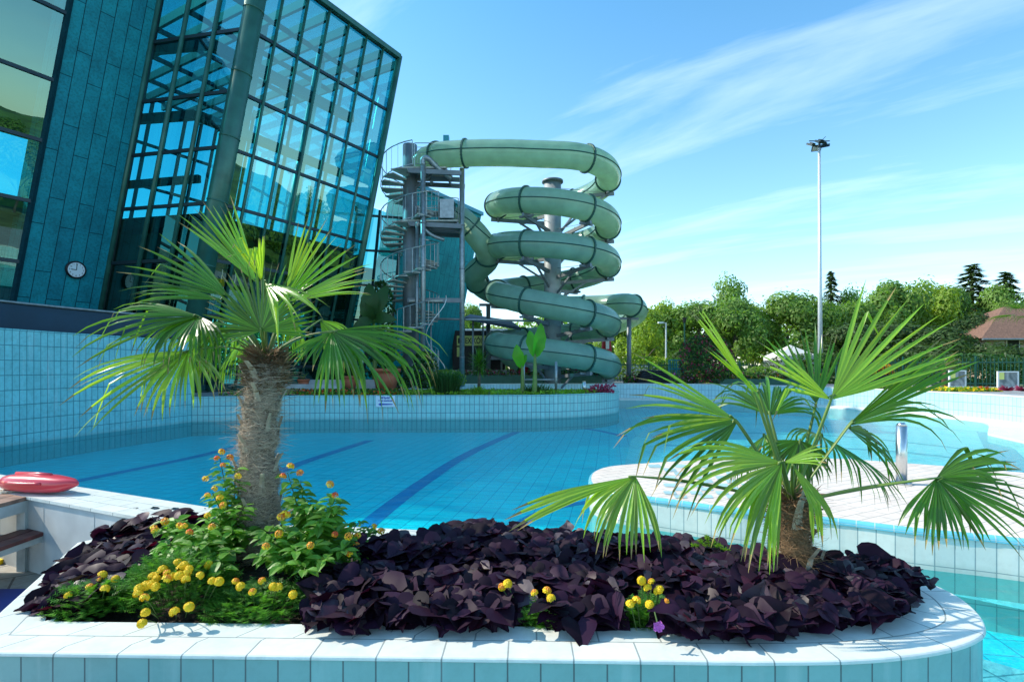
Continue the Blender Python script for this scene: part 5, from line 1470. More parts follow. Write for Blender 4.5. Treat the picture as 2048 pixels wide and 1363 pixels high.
# ------------------------------------------------------------------ garden bed planting and terrace
random.seed(44)
BZ = .66
mb = MB(); fill(mb, offset_path(BEDW, .15) + [(-6.2, 21.0)], BZ); solo(mb, 'garden_soil', M['soil'], None, None, kind='structure')
def tuft(mb, c, n, r, h, w, m=0, lean=.6, size=None):
    for k in range(n):
        a = R(0, 6.28); q = R(0, r); b = V(c) + V((math.cos(a) * q, math.sin(a) * q, 0)); hh = h * R(.5, 1.1)
        o = V((math.cos(a), math.sin(a), 0)) * hh * lean * R(.2, 1.2); sd = V((-math.sin(a), math.cos(a), 0)) * w
        p1 = b + o * .35 + V((0, 0, hh * .7)); p2 = b + o + V((0, 0, hh * R(.6, 1)))
        mb.face([b - sd, b + sd, p1 + sd * .7, p1 - sd * .7], m); mb.face([p1 - sd * .7, p1 + sd * .7, p2], m)
def cards(mb, n, region, s0, s1, m=0, flat=.5):
    for k in range(n):
        p = region(); d_ = V((R(-1, 1), R(-1, 1), R(-.2, 1))).normalized(); e = d_.orthogonal().normalized(); f = d_.cross(e); s_ = R(s0, s1); t_ = R(0, 6.28)
        e2 = e * math.cos(t_) + f * math.sin(t_); f2 = d_.cross(e2)
        mb.face([p - e2 * s_, p - f2 * s_ * .5, p + e2 * s_, p + f2 * s_ * .5], m if not callable(m) else m())
def on_bed(x0, x1, y0, y1, z0, z1):
    def f():
        for _ in range(30):
            x, y = R(x0, x1), R(y0, y1)
            if inside((x, y), BEDW + [(-9.1, 21.9)]) and edge_dist((x, y), BEDW) > .22: return V((x, y, R(z0, z1)))
        return V(((x0 + x1) / 2, 17.6, z0))
    return f
mb = MB(); cards(mb, 5200, on_bed(-8.9, 3.2, 16.2, 19.6, BZ, BZ + .15), .03, .07)
solo(mb, 'lime_ground_cover', M['limegreen'], 'lime green low ground cover filling the garden bed behind its tiled wall', 'plants', kind='stuff')
mb = MB(); cards(mb, 2200, on_bed(-8.9, -3.5, 16.4, 18.4, BZ + .04, BZ + .20), .03, .06, lambda: random.choice((0, 0, 0, 1)))
solo(mb, 'bedding_plants', [M['shadegreen'], M['redorange']], 'small red flowering bedding plants at the left of the garden bed', 'plants', kind='stuff')
def plant(name, label, c, fn, cat='plant', group=None):
    t = thing(name, label, cat, c, group); fn(t, V(c)); return t
def grass_fn(n, r, h, w=.008, lean=.7, m='shadegreen'):
    def f(t, c): mb = MB(); tuft(mb, c, n, r, h, w, 0, lean); mb.build('blades', M[m], t)
    return f
g0 = P(690, 782, 17.8); 
plant('ornamental_grass', 'dense dark green grass clump in the bed beside the tall grey pipe', (P(893, 0, 17.8).x, 17.8, BZ), grass_fn(900, .42, .95, .009, .8))
plant('ornamental_grass', 'small arching grass tuft at the foot of the banana plants', (P(1075, 0, 18).x, 18.2, BZ), grass_fn(260, .5, .45, .012, 1.0))
plant('ornamental_grass', 'spiky light green grass tuft in front of the yucca', (P(955, 0, 17.6).x, 17.6, BZ), grass_fn(120, .15, .38, .014, 1.2, 'limegreen'))
def yucca_fn(t, c):
    top = c + V((0, 0, 1.05)); mb = MB(); mb.tube([c, top], [.05, .06], 8); mb.build('trunk', M['bark'], t, True)
    mb = MB()
    for k in range(170):
        a = R(0, 6.28); el = R(-.9, 1.5); d_ = V((math.cos(a) * math.cos(el), math.sin(a) * math.cos(el), math.sin(el))); sd = d_.cross(V((0, 0, 1)));
        sd = (sd.normalized() if sd.length > .01 else V((1, 0, 0))) * .020; b = top + V((0, 0, R(-.2, .15))); L = R(.42, .62)
        mb.face([b - sd * .5, b + sd * .5, b + d_ * L * .5 + sd, b + d_ * L * .5 - sd]); mb.face([b + d_ * L * .5 - sd, b + d_ * L * .5 + sd, b + d_ * L])
    mb.build('leaves', M['palm'], t)
plant('yucca', 'round headed spiky yucca on a short stem in the garden bed', (P(958, 0, 18.5).x, 18.5, BZ), yucca_fn)
def blade(mb, base, tip, w, nrm, fold=.25, n=7, wave=.0, arch=.12):
    base, tip = V(base), V(tip); ax_ = tip - base; L = ax_.length; d_ = ax_.normalized(); sd = d_.cross(V(nrm)).normalized(); up = sd.cross(d_)
    rows = []
    for k in range(n + 1):
        q = k / n; ww = w * math.sin(math.pi * min(1, q * .93 + .07)) ** .7 * (1 + wave * math.sin(k * 2.1)); c = base + d_ * L * q + up * (arch * L * math.sin(math.pi * q))
        rows.append([c - sd * ww + up * ww * fold, c, c + sd * ww + up * ww * fold])
    vs = [v for r_ in rows for v in r_]; fs = []
    for k in range(n): a = k * 3; fs += [(a, a + 1, a + 4, a + 3), (a + 1, a + 2, a + 5, a + 4)]
    mb.idx(vs, fs)
def banana_fn(y, stem, leaves, r=.07):
    def f(t, c):
        mb = MB(); pts = [P(u, v, y) for u, v in stem]; pts[0] = V((pts[0].x, y, BZ - .02)); mb.tube(catmull(pts, 4), [lerp(r, r * .45, k / ((len(pts) - 1) * 4)) for k in range((len(pts) - 1) * 4 + 1)], 10); mb.build('stem', M['petiole'], t, True)
        for b_, tp, w, ny in leaves:
            mb = MB(); blade(mb, P(b_[0], b_[1], y), P(tp[0], tp[1], y + ny), w, (R(-.5, .5), -1, .2), wave=.10); mb.build('leaf', M['banana'], t, True)
    return f
y = 17.4
plant('banana_plant', 'tall young banana plant with upright bright green leaves, right of its twin in the bed', (P(1069, 0, y).x, y, BZ), banana_fn(y, [(1069, 788), (1070, 740), (1070, 705)], [((1070, 712), (1082, 645), .20, 0), ((1071, 712), (1090, 672), .17, -.1), ((1069, 712), (1059, 660), .17, .2)], .085))
plant('banana_plant', 'shorter banana plant with one broad leaf, left of the taller one in the bed', (P(1045, 0, y + .4).x, y + .4, BZ), banana_fn(y + .4, [(1045, 782), (1045, 750), (1044, 728)], [((1044, 735), (1033, 688), .19, 0), ((1044, 732), (1053, 708), .09, .1)], .075))
mb = MB(); t = thing('purple_leaf_plant', 'purple leaved plant at the rounded right end of the garden bed', 'plant', (P(1200, 0, 18.4).x, 18.4, BZ))
for u, h in ((1190, .30), (1200, .34), (1212, .28), (1180, .2), (1220, .36), (1205, .2)):
    b = V((P(u, 0, 18.5).x, 18.5, BZ)); 
    for k in range(40): p = b + V((R(-.16, .16), R(-.15, .15), R(.05, h))); d_ = V((R(-1, 1), R(-1, 1), R(-.2, 1))).normalized() * .06; s2 = d_.orthogonal() * .5; mb.face([p - d_, p - s2, p + d_, p + s2])
mb.build('leaves', M['darkpink'], t)
# rail frame in the bed and bollard
t = thing('steel_rail', 'galvanised rail frame of two posts and a low bar behind the banana plants', 'rail', (P(1100, 0, 18.9).x, 18.9, BZ))
xa_, xb_ = P(1047, 0, 18.9).x, P(1112, 0, 18.9).x
for x in (xa_, xb_):
    mb = MB(); mb.cyl((x, 18.9), .045, BZ - .02, 1.90 - .14, 12); mb.build('post', M['galv'], t, True)
mb = MB(); mb.tube([(xa_, 18.9, 1.14), (xb_, 18.9, 1.14)], .025, 8); mb.build('bar', M['galv'], t, True)
t = thing('bollard', 'short stainless bollard behind the right end of the garden bed', 'bollard', (P(1168, 0, 20.4).x, 20.4, BZ))
mb = MB(); mb.cyl((P(1168, 0, 20.4).x, 20.4), .065, BZ - .05, 1.03, 16); mb.build('post', M['steel'], t, True); mb = MB(); mb.cyl((P(1168, 0, 20.4).x, 20.4), .068, 1.032, 1.05, 16); mb.build('cap', M['steel'], t)
# depth sign on the bed wall
sy = 16.57 - .03; sc0 = P(771, 802, sy)
sg = thing('depth_sign', 'white and blue swimmers only sign with arrow on the garden bed wall', 'sign', sc0)
wN = V((0, -1, 0))
mb = MB(); mb.box((sc0.x - .29, sy - .012, sc0.z - .17), (sc0.x + .29, sy + .01, sc0.z + .16)); mb.build('plate', M['sign_white'], sg)
text_obj('Mélyvíz!', 'lettering', V((sc0.x, sy - .016, sc0.z + .105)), (1, 0, 0), (0, 0, 1), .085, M['sign_blue'], sg, off=.003)
text_obj('Csak úszóknak', 'lettering', V((sc0.x, sy - .016, sc0.z + .02)), (1, 0, 0), (0, 0, 1), .07, M['sign_blue'], sg, off=.002)
mb = MB(); c = V((sc0.x, sy - .016, sc0.z - .09)); mb.face([c + V((-.22, 0, 0)), c + V((-.12, 0, -.06)), c + V((-.12, 0, .06))]); mb.face([c + V((-.12, 0, -.025)), c + V((.22, 0, -.012)), c + V((.22, 0, .012)), c + V((-.12, 0, .025))]); mb.build('arrow', M['sign_blue'], sg)
# terrace step walls, pots, plants near the glass hall
mb = MB(); mb.box((-9.6, 22.6, GZ), (-4.6, 22.9, 1.06)); solo(mb, 'terrace_kerb', M['concrete'], 'grey terrace kerb wall in front of the glass hall', 'kerb')
mb = MB(); mb.box((-10.5, 21.0, GZ), (-6.6, 21.2, .92)); solo(mb, 'terrace_kerb', M['concrete'], 'lower grey terrace kerb behind the shaggy palm trunk', 'kerb')
def pot(u, v, y, r, h, label, group='terracotta pots on the terrace', z=None, leafn=0, leafh=1.0):
    b = P(u, v, y); b.z = z if z is not None else GZ + .02; t = thing('flower_pot', label, 'pot', b, group)
    mb = MB(); mb.tube([b, b + V((0, 0, h * .82))], [r * .72, r * .95], 20); mb.build('pot', M['terracotta'], t, True)
    mb = MB(); mb.tube([b + V((0, 0, h * .82)), b + V((0, 0, h))], [r * 1.06, r * 1.08], 20); mb.build('rim', M['terracotta'], t, True)
    if leafn:
        mb = MB(); c = b + V((0, 0, h)); 
        for k in range(leafn):
            a = R(0, 6.28); d_ = V((math.cos(a), math.sin(a), R(.6, 2))).normalized(); L = leafh * R(.5, 1); blade(mb, c + V((0, 0, .0)), c + d_ * L, .035 * leafh + .02, (R(-1, 1), -1, .5), n=4, arch=.2)
        mb.build('leaves', M['shadegreen'], t, True)
pot(607, 778, 21.6, .22, .38, 'small terracotta pot standing by itself on the terrace right of the palm trunk', leafn=6, leafh=.35)
pot(772, 778, 22.0, .55, .80, 'large terracotta pot beside the foot of the spiral stairs', leafn=26, leafh=1.3)
pot(700, 778, 22.2, .30, .5, 'medium terracotta pot with bushy plant before the glass hall', leafn=22, leafh=.9)
pot(560, 778, 21.7, .34, .7, 'terracotta pot hidden partly behind the shaggy palm trunk', leafn=14, leafh=.8)
y = 23.0
def big_banana(t, c):
    mb = MB(); top = P(748, 640, y); mb.tube(catmull([V((top.x, y, GZ)), P(750, 700, y), top], 4), [.11, .10, .10, .09, .09, .08, .07, .06, .05], 10); mb.build('stem', M['petiole'], t, True)
    for tp, w, ny in (((738, 565), .34, 0), ((775, 570), .30, .3), ((722, 600), .26, -.3), ((795, 640), .25, -.4), ((705, 655), .22, -.4), ((765, 600), .26, .5)):
        mb = MB(); blade(mb, top, P(tp[0], tp[1], y + ny), w, (R(-.4, .4), -1, .3), wave=.14, arch=.2); mb.build('leaf', M['banana2'] if 'banana2' in M else M['shadegreen'], t, True)
plant('banana_plant', 'large dark banana plant between the glass hall and the spiral stairs', (P(748, 0, y).x, y, GZ), big_banana)
def bushy(n, rx, ry, h, s0, s1, m, stemr=.03, z0=.0):
    def f(t, c):
        mb = MB()
        def reg():
            a = R(0, 6.28); q = math.sqrt(random.random()); e = R(0, 1)
            k = math.sqrt(max(0, 1 - (2 * e - 1) ** 2)) ** .7
            return c + V((math.cos(a) * q * rx * k, math.sin(a) * q * ry * k, z0 + e * h))
        cards(mb, n, reg, s0, s1, m if not isinstance(m, (list, tuple)) else (lambda: random.choice(m[1])))
        mats_ = [M[x] for x in m[0]] if isinstance(m, (list, tuple)) else M[m]
        if not isinstance(m, (list, tuple)): mb.m = [0] * len(mb.m)
        mb.build('foliage', mats_, t)
        if stemr: mb = MB(); mb.tube([c, c + V((.05, 0, h * .6 + z0))], [stemr, stemr * .5], 6); mb.build('stem', M['bark'], t)
    return f
plant('shrub', 'leafy shrub at the foot of the tower pipes, right of the spiral stairs', (P(848, 0, 22.6).x, 22.6, GZ), bushy(700, .6, .4, 1.5, .05, .11, 'shadegreen'), 'shrub')
plant('shrub', 'low dark shrub on the terrace between the palm fronds and the stairs', (P(800, 0, 22.4).x, 22.4, GZ), bushy(600, .8, .4, .9, .05, .10, 'shadegreen'), 'shrub')
plant('shrub', 'pale leafed low shrub between the tower legs above the garden bed', (P(890, 0, 22.8).x, 22.8, GZ), bushy(600, .9, .4, .75, .05, .09, 'tree_a'), 'shrub')
plant('shrub', 'dark potted shrub row under the leaning glass front behind the palm', (P(690, 0, 23.2).x, 23.0, GZ), bushy(900, 1.1, .4, 1.1, .05, .11, 'shadegreen'), 'shrub')
plant('shrub', 'dark climbing foliage in front of the glazed link beside the spiral stairs', (P(762, 0, 24).x, 24.0, GZ), bushy(1200, .7, .4, 4.6, .07, .14, 'shadegreen'), 'shrub')

# restaurant corner seen between tower leg and slide
mb = MB(); mb.box((-3.6, 30.7, GZ), (5.5, 31.0, 1.42)); solo(mb, 'planter_wall', M['concrete'], 'grey terrace wall under the cafe tables behind the lowest slide turn', 'wall')
mb = MB(); mb.box((-2.9, 26.9, GZ), (4.4, 27.25, 1.20)); solo(mb, 'green_trough', M['trough'], 'long dark green trough behind the garden bed under the slide', 'trough')
mb = MB(); mb.box((9.2, 27.2, GZ), (15.5, 27.6, 1.0)); solo(mb, 'green_trough', M['trough'], 'green trough with flowers beyond the far pool wall, right of the slide', 'trough')
cs = thing('cafe_kiosk', 'dark cafe kiosk with yellow name sign behind the tower leg', 'kiosk', (-1.6, 32.5, GZ))
ky = 32.6; a_, b_ = P(905, 700, ky), P(1010, 700, ky)
mb = MB(); mb.box((a_.x, ky, GZ), (b_.x, ky + 3, 3.75)); mb.build('body', M['black'], cs)
k0, k1 = P(914, 692, ky), P(968, 692, ky)
mb = MB(); mb.box((k0.x, ky - .08, P(0, 691, ky).z), (P(1000, 0, ky).x, ky - .02, P(0, 671, ky).z)); mb.build('name_board', M['sign_yellow'], cs)
text_obj('MEXIKÓI', 'lettering', V((P(922, 0, ky).x, ky - .085, P(0, 681, ky).z - .02)), (1, 0, 0), (0, 0, 1), .46, M['sign_black'], cs, align='LEFT', off=.008, sx=.68)
mb = MB(); p_ = P(916, 683, ky - .09); mb.box((p_.x, ky - .09, p_.z - .1), (p_.x + .10, ky - .082, p_.z + .22)); mb.build('emblem', M['sign_black'], cs)
mb = MB(); mb.box((k0.x, ky - .06, P(0, 713, ky).z), (P(919.5, 0, ky).x, ky - .02, P(0, 694, ky).z)); mb.build('menu_board', M['sign_yellow'], cs)
mb = MB(); mb.box((P(930, 0, 38).x, 38, 3.6), (P(1015, 0, 38).x, 41, 4.25)); mb.box((P(940, 0, 38).x, 38.1, GZ), (P(1005, 0, 38).x, 40.9, 3.6)); solo(mb, 'low_building', M['white'], 'low white flat roofed building behind the cafe kiosk', 'building')
aw = thing('awning', 'dark blue folding awning on slim posts beside the slide column', 'awning', (-.8, 29, GZ))
mb = MB(); q = [P(930, 633, 28.6), P(1040, 652, 28.2), P(1040, 660, 28.2), P(935, 636, 28.6)]
A1_, A2_, A3_, A4_ = P(928, 634, 28.0), P(1042, 655, 27.9), P(1020, 640, 31.5), P(940, 628, 31.5)
mb.face([A1_, A2_, A3_, A4_]); mb.face([A1_ - V((0, 0, .12)), A2_ - V((0, 0, .14)), A2_, A1_]); mb.build('canopy', M['fascia'], aw)
for u, yy in ((946, 28.2), (966, 30.8)):
    mb = MB(); x = P(u, 0, yy).x; mb.cyl((x, yy), .05, GZ, P(0, 640, yy).z, 8); mb.build('post', M['galv'], aw, True)
mb = MB(); mb.tube([P(862, 638, 25), P(862, 770, 25)], .035, 8); mb.tube([P(862, 637, 25), P(1085, 642, 25.4)], .05, 8); mb.build('gallows_bar', M['galv'], aw, True)
for k, (u, lab) in enumerate(((975, 'white cafe table with red flower bowl, leftmost on the terrace behind the slide'), (1003, 'white cafe table with a napkin, second from the left on the slide terrace'), (1030, 'white cafe table set below the slide, left of the banana plants'), (1062, 'rightmost white cafe table, seen between the two banana plants'))):
    x = P(u, 0, 31.8).x; t = thing('cafe_table', lab, 'table', (x, 31.8, 1.42), 'cafe tables behind the slide')
    mb = MB(); mb.cyl((x, 31.8), .45, 2.02, 2.06, 16); mb.build('tabletop', M['white'], t); mb = MB(); mb.cyl((x, 31.8), .05, 1.0, 2.02, 8); mb.build('leg', M['galv'], t)
    mb = MB(); mb.cyl((x + .1, 31.7), .10, 2.06, 2.22, 8); mb.build('bowl', M['red_cloth' if k % 2 == 0 else 'white'], t)
mb = MB(); x = P(1213, 0, 34).x; 
t = thing('red_parasol', 'folded red and white parasol behind the lower slide bend', 'parasol', (x, 34, GZ))
mb.tube([(x, 34, GZ), (x, 34, 4.1)], .03, 6); mb.build('pole', M['galv'], t); mb = MB(); mb.tube([(x, 34, 2.2), (x, 34, 2.6), (x, 34, 3.2), (x, 34, 3.95)], [.22, .34, .26, .05], 10); mb.build('canopy', M['red_cloth'], t, True); mb = MB(); mb.box((x - .1, 33.62, 2.7), (x + .1, 33.68, 3.4)); mb.build('white_patch', M['white'], t)
mb = MB(); bx = P(1058, 735, 29.5); mb.box((bx.x - .55, 29.3, GZ), (bx.x + .35, 29.8, 1.62)); solo(mb, 'red_crate', M['red_cloth'], 'dark red cool box standing between the two banana stems under the slide', 'box')
def flower_row(name, label, x0, x1, y, z0, h, n, mats_, wts, dy=.35, kind='stuff'):
    mb = MB(); cards(mb, n, lambda: V((R(x0, x1), y + R(-dy, dy), z0 + R(0, h) * R(.4, 1))), .04, .09, lambda: random.choices(range(len(mats_)), wts)[0])
    solo(mb, name, [M[m_] for m_ in mats_], label, 'plants', kind=kind)
flower_row('flower_bed', 'red and green flowers in the trough behind the garden bed', -2.8, 4.3, 27.05, 1.15, .35, 1300, ['shadegreen', 'darkpink', 'tree_b'], (5, 2, 2), .2)
flower_row('flower_bed', 'mixed pink flowers along the far pool edge right of the slide', 5.6, 9.0, 27.6, GZ, .65, 1900, ['shadegreen', 'darkpink', 'pink', 'tree_b'], (5, 2, .6, 3), .4)
flower_row('flower_bed', 'flowers in the green trough beyond the far pool wall', 9.2, 15.4, 27.4, .95, .45, 1900, ['shadegreen', 'darkpink', 'orange', 'tree_a'], (5, 1.4, .5, 3), .2)
flower_row('flower_bed', 'bright yellow green bedding along the pool edge before the picture boards', 14.3, 17.4, 19.9, GZ, .16, 2200, ['limegreen', 'yellow', 'tree_a'], (3, 2.5, 2), .5)
flower_row('flower_bed', 'dry mixed planting along the right pool edge beneath the palm fronds', 12.9, 15.2, 21.4, GZ, .32, 1500, ['shadegreen', 'tree_b', 'orange'], (4, 3, .3), .5)
# stack of dark loungers
t = thing('lounger_stack', 'dark heap of stacked black sun loungers beyond the far pool wall', 'loungers', (P(1310, 0, 27.0).x, 27.0, GZ))
xs = P(1310, 0, 27.0).x
for k in range(6):
    mb = MB(); z = GZ + .10 + k * .11; w = .9 - k * .06
    pts = [(xs - w, 27, z), (xs - w * .5, 27, z + .05), (xs + w * .1, 27, z + .03), (xs + w * .6, 27, z + .02), (xs + w, 27, z - .05)]
    mb.tube(catmull(pts, 4), .05, 8); mb.tube([(p[0], 27.55, p[2]) for p in catmull(pts, 4)], .05, 8)
    for q in catmull(pts, 4)[::2]: mb.beam((q.x, 27.0, q.z), (q.x, 27.55, q.z), .12, .03)
    mb.build('lounger', M['black'], t)
# low green railing gate
t = thing('green_railing', 'bright green low metal railing behind the far pool wall', 'railing', (P(1360, 0, 29).x, 29, GZ))
x0, x1 = P(1338, 0, 29).x, P(1385, 0, 29).x
mb = MB()
for k in range(14): x = lerp(x0, x1, k / 13); mb.tube([(x, 29, GZ), (x, 29, 1.95)], .015 if k % 4 else .03, 5)
for z in (1.0, 1.5, 1.95): mb.tube([(x0, 29, z), (x1, 29, z)], .025, 5)
mb.build('rails', M['teal_panel'], t)
# picket fences
def fence(name, label, a, b, h, pitch, mat_, z0=GZ):
    t = thing(name, label, 'fence', (a[0], a[1], z0)); a = V((a[0], a[1], 0)); b = V((b[0], b[1], 0)); L = (b - a).length
    mb = MB(); n = int(L / pitch)
    for k in range(n + 1): p = a.lerp(b, k / n); mb.beam((p.x, p.y, z0 + .08), (p.x, p.y, z0 + h), .02, .02, 0)
    mb.build('pickets', mat_, t)
    mb = MB()
    for z in (.2, h * .86): mb.beam((a.x, a.y, z0 + z), (b.x, b.y, z0 + z), .03, .045)
    mb.build('rails', mat_, t)
    for k in range(int(L / 2.5) + 1):
        p = a.lerp(b, k * 2.5 / L); mb = MB(); mb.beam((p.x, p.y, z0), (p.x, p.y, z0 + h + .08), .06, .06); mb.build('post', mat_, t)
fence('picket_fence', 'dark green metal picket fence behind the right pool edge and picture boards', (14.5, 24.6), (24, 20.6), 1.25, .13, M['fence'])
fence('picket_fence', 'dark picket fence on the terrace right of the slide', (5.0, 30.2), (13.5, 30.2), 1.15, .16, M['fence'])
mb = MB(); mb.box((5.4, 34.6, GZ), (12.5, 34.9, 1.75)); solo(mb, 'garden_wall', M['white'], 'low pale garden wall behind the picket fence right of the slide', 'wall')
# picture boards
def board(u0, u1, v0, v1, y, label, seed):
    a, b = P(u0, v1, y), P(u1, v0, y); t = thing('picture_board', label, 'board', ((a.x + b.x) / 2, y, GZ), 'framed grey picture boards by the green fence')
    mb = MB(); mb.box((a.x + .03, y + .01, GZ + .15), (b.x - .03, y + .03, b.z - .03)); mb.build('picture', M['photo'], t)
    mb = MB(); fw = .045
    mb.box((a.x, y - .02, GZ + .1), (a.x + fw, y + .04, b.z)); mb.box((b.x - fw, y - .02, GZ + .1), (b.x, y + .04, b.z)); mb.box((a.x + fw, y - .02, b.z - fw), (b.x - fw, y + .04, b.z)); mb.box((a.x + fw, y - .02, GZ + .1), (b.x - fw, y + .04, GZ + .15)); mb.build('frame', M['white'], t)
    mb = MB(); mb.box((a.x + fw, y - .005, b.z - .30), (a.x + fw + .20, y + .005, b.z - fw)); mb.build('yellow_label', M['sign_yellow'], t)
m, nt, out = nodes('photo_print'); b = nn(nt, 'ShaderNodeBsdfPrincipled'); b.inputs['Roughness'].default_value = .35
tcn = nn(nt, 'ShaderNodeTexCoord'); nz = nn(nt, 'ShaderNodeTexNoise'); nz.inputs['Scale'].default_value = 1.6; nz.inputs['Detail'].default_value = 6; nz.inputs['Distortion'].default_value = 1.6
nt.links.new(tcn.outputs['Object'], nz.inputs['Vector']); rp = nn(nt, 'ShaderNodeValToRGB'); rp.color_ramp.elements[0].position = .38; rp.color_ramp.elements[1].position = .62
rp.color_ramp.elements[0].color = (.12, .15, .16, 1); rp.color_ramp.elements[1].color = (.46, .48, .48, 1); nt.links.new(nz.outputs['Fac'], rp.inputs[0]); nt.links.new(rp.outputs[0], b.inputs['Base Color']); nt.links.new(b.outputs[0], out.inputs[0]); M['photo'] = m
board(1898, 1932, 740, 778, 21.0, 'narrower framed grey picture board by the green fence, left one of two', 1)
board(1995, 2037, 742, 782, 20.2, 'wider framed grey picture board by the green fence, right one of two', 2)
def starflower(u, v, y, label, m_, r=.3):
    c = P(u, v, y); c.z = GZ
    def f(t, c):
        mb = MB()
        for k in range(60):
            a = R(0, 6.28); d_ = V((math.cos(a), math.sin(a), R(.1, 1.2))).normalized(); blade(mb, c + V((0, 0, .06)), c + V((0, 0, .06)) + d_ * r * R(.6, 1), .02, (0, -1, .2), n=3)
        mb.build('leaves', M[m_], t, True)
    plant('star_plant', label, c, f)
starflower(1968, 782, 19.6, 'small crimson star shaped plant just left of the right picture board', 'redorange', .22)
starflower(2014, 784, 18.8, 'crimson star shaped plant in front of the right picture board', 'darkpink', .30)
starflower(2044, 784, 18.6, 'crimson star shaped plant cut by the right edge of the view', 'darkpink', .30)
def small_palm(t, c, h=1.0, s_=.8):
    mb = MB(); mb.tube([c, c + V((0, 0, h))], [.09, .07], 10); mb.build('trunk', M['fibre_brown'], t, True); top = c + V((0, 0, h))
    for k in range(12):
        a = k * 2.4; el = R(.1, 1.2); d_ = V((math.cos(a) * math.cos(el), math.sin(a) * math.cos(el), math.sin(el))); hub = top + d_ * .45 * s_; tip = hub + (d_ + V((0, 0, -.25))) * .5 * s_
        frond(t, top, hub, tip, V((0, 0, 1)) + d_ * .3, span=95, n=16, droop=.4, fuse=.4)
plant('fan_palm', 'small young fan palm by the fence left of the narrower picture board', (P(1888, 0, 22.0).x, 22.0, GZ), lambda t, c: small_palm(t, c, .75, .8), 'palm')
plant('fan_palm', 'taller fan palm at the right edge in front of the brown roofed house', (P(2062, 0, 30).x, 30.0, GZ), lambda t, c: small_palm(t, c, 3.6, 1.9), 'palm')
plant('oleander', 'big dark pink flowering oleander bush beyond the pool right of centre', (P(1438, 0, 25.8).x, 27.6, GZ), bushy(5200, 1.35, 1.2, 2.5, .05, .10, (['shadegreen', 'darkpink', 'tree_b'], (0, 0, 0, 0, 1, 2))), 'shrub')
def bowl_fn(t, c):
    mb = MB(); mb.tube([c, c + V((0, 0, .35)), c + V((0, 0, .55))], [.18, .25, .5], 16); mb.build('bowl', M['black'], t, True)
    mb = MB(); cards(mb, 1300, lambda: c + V((0, 0, .55)) + V((R(-1, 1), R(-1, 1), R(0, 1))).normalized() * R(.2, .55), .04, .08, lambda: random.choice((0, 0, 1, 2, 3))); mb.build('flowers', [M['orange'], M['yellow'], M['redorange'], M['limegreen']], t)
plant('flower_bowl', 'dark bowl overflowing with orange and yellow flowers behind the right palm fronds', (P(1762, 0, 24.3).x, 24.3, GZ), bowl_fn, 'flower bowl')
# striped tent
t = thing('garden_tent', 'white garden tent with peaked roof seen through the right palm fronds', 'tent', (P(1578, 0, 30).x, 30, GZ))
xc = P(1580, 0, 30).x; zt = P(0, 712, 30).z; zp = P(0, 689, 30).z; hw = 1.0
mb = MB(); base = [V((xc - hw, 29, zt)), V((xc + hw, 29, zt)), V((xc + hw, 31, zt)), V((xc - hw, 31, zt))]; nk = [V((xc + sx * .22, 30 + sy_ * .22, zp - .15)) for sx, sy_ in ((-1, -1), (1, -1), (1, 1), (-1, 1))]; apex = V((xc, 30, zp))
for i in range(4):
    j = (i + 1) % 4; mb.face([base[i], base[j], nk[j], nk[i]]); mb.face([nk[i], nk[j], apex]); mb.face([base[i] - V((0, 0, .22)), base[j] - V((0, 0, .22)), base[j], base[i]])
mb.build('roof', M['canvas'], t)
for x0_, x1_, yy in ((xc - hw, xc - hw * .45, 29.02), (xc + hw * .5, xc + hw, 29.02), (xc - hw, xc + hw, 30.98)):
    mb = MB(); mb.face([(x0_, yy, GZ), (x1_, yy, GZ), (x1_, yy, zt - .2), (x0_, yy, zt - .2)]); mb.build('curtain', M['canvas'], t)
for sx in (-1, 1):
    for sy_ in (-1, 1): mb = MB(); mb.cyl((xc + sx * (hw - .04), 30 + sy_ * .92), .04, GZ, zt, 8); mb.build('post', M['galv'], t)
plant('shrub', 'pale grey low bush beside the garden tent', (P(1520, 0, 29).x, 29, GZ), bushy(900, .8, .6, .9, .05, .10, 'tree_b'), 'shrub')

# lamp mast
ly = 30.0; lx = P(1641, 0, ly).x
t = thing('floodlight_mast', 'tall white floodlight mast with four lamp heads right of centre', 'lamp mast', (lx, ly, GZ))
ztp = P(0, 296, ly).z
mb = MB(); mb.tube([(lx, ly, GZ), (lx - .03, ly, GZ + 5), (lx - .07, ly, ztp)], [.14, .10, .065], 16); mb.build('mast', M['white_pole'], t, True)
mb = MB(); mb.tube([(lx - .07, ly, ztp), (lx - .07, ly, ztp + .28)], .05, 8); mb.beam((lx - .62, ly, ztp + .38), (lx + .50, ly, ztp + .38), .04, .04); mb.beam((lx - .07, ly - .45, ztp + .2), (lx - .07, ly + .45, ztp + .2), .04, .04); mb.tube([(lx - .07, ly, ztp + .28), (lx + .28, ly, ztp + .62)], .015, 5); mb.build('cross_arm', M['dark_steel'], t)
for dx, dy, rz, tl in ((-.40, 0, .5, .5), (.36, .1, -.6, .5), (-.16, -.42, .2, .6), (.08, .42, 2.8, .5)):
    Mx = Matrix.Translation((lx - .07 + dx, ly + dy, ztp + (.16 if dx else .1))) @ Matrix.Rotation(rz, 4, 'Z') @ Matrix.Rotation(tl, 4, 'X')
    mb = MB(); mb.box((-.24, -.18, -.05), (.24, .18, .05), 0, Mx); mb.box((-.12, -.10, .05), (.12, .10, .12), 0, Mx); l_ = mb.build('lamp_head', M['dark_steel'], t)
    mb = MB(); mb.box((-.20, -.14, -.058), (.20, .14, -.051), 0, Mx); mb.build('lamp_glass', M['lampglass'], l_)
t = thing('street_lamp', 'slim grey street lamp with short arm before the trees right of the slide', 'street lamp', (P(1332, 0, 36).x, 36, GZ))
x = P(1332, 0, 36).x; zt_ = P(0, 646, 36).z
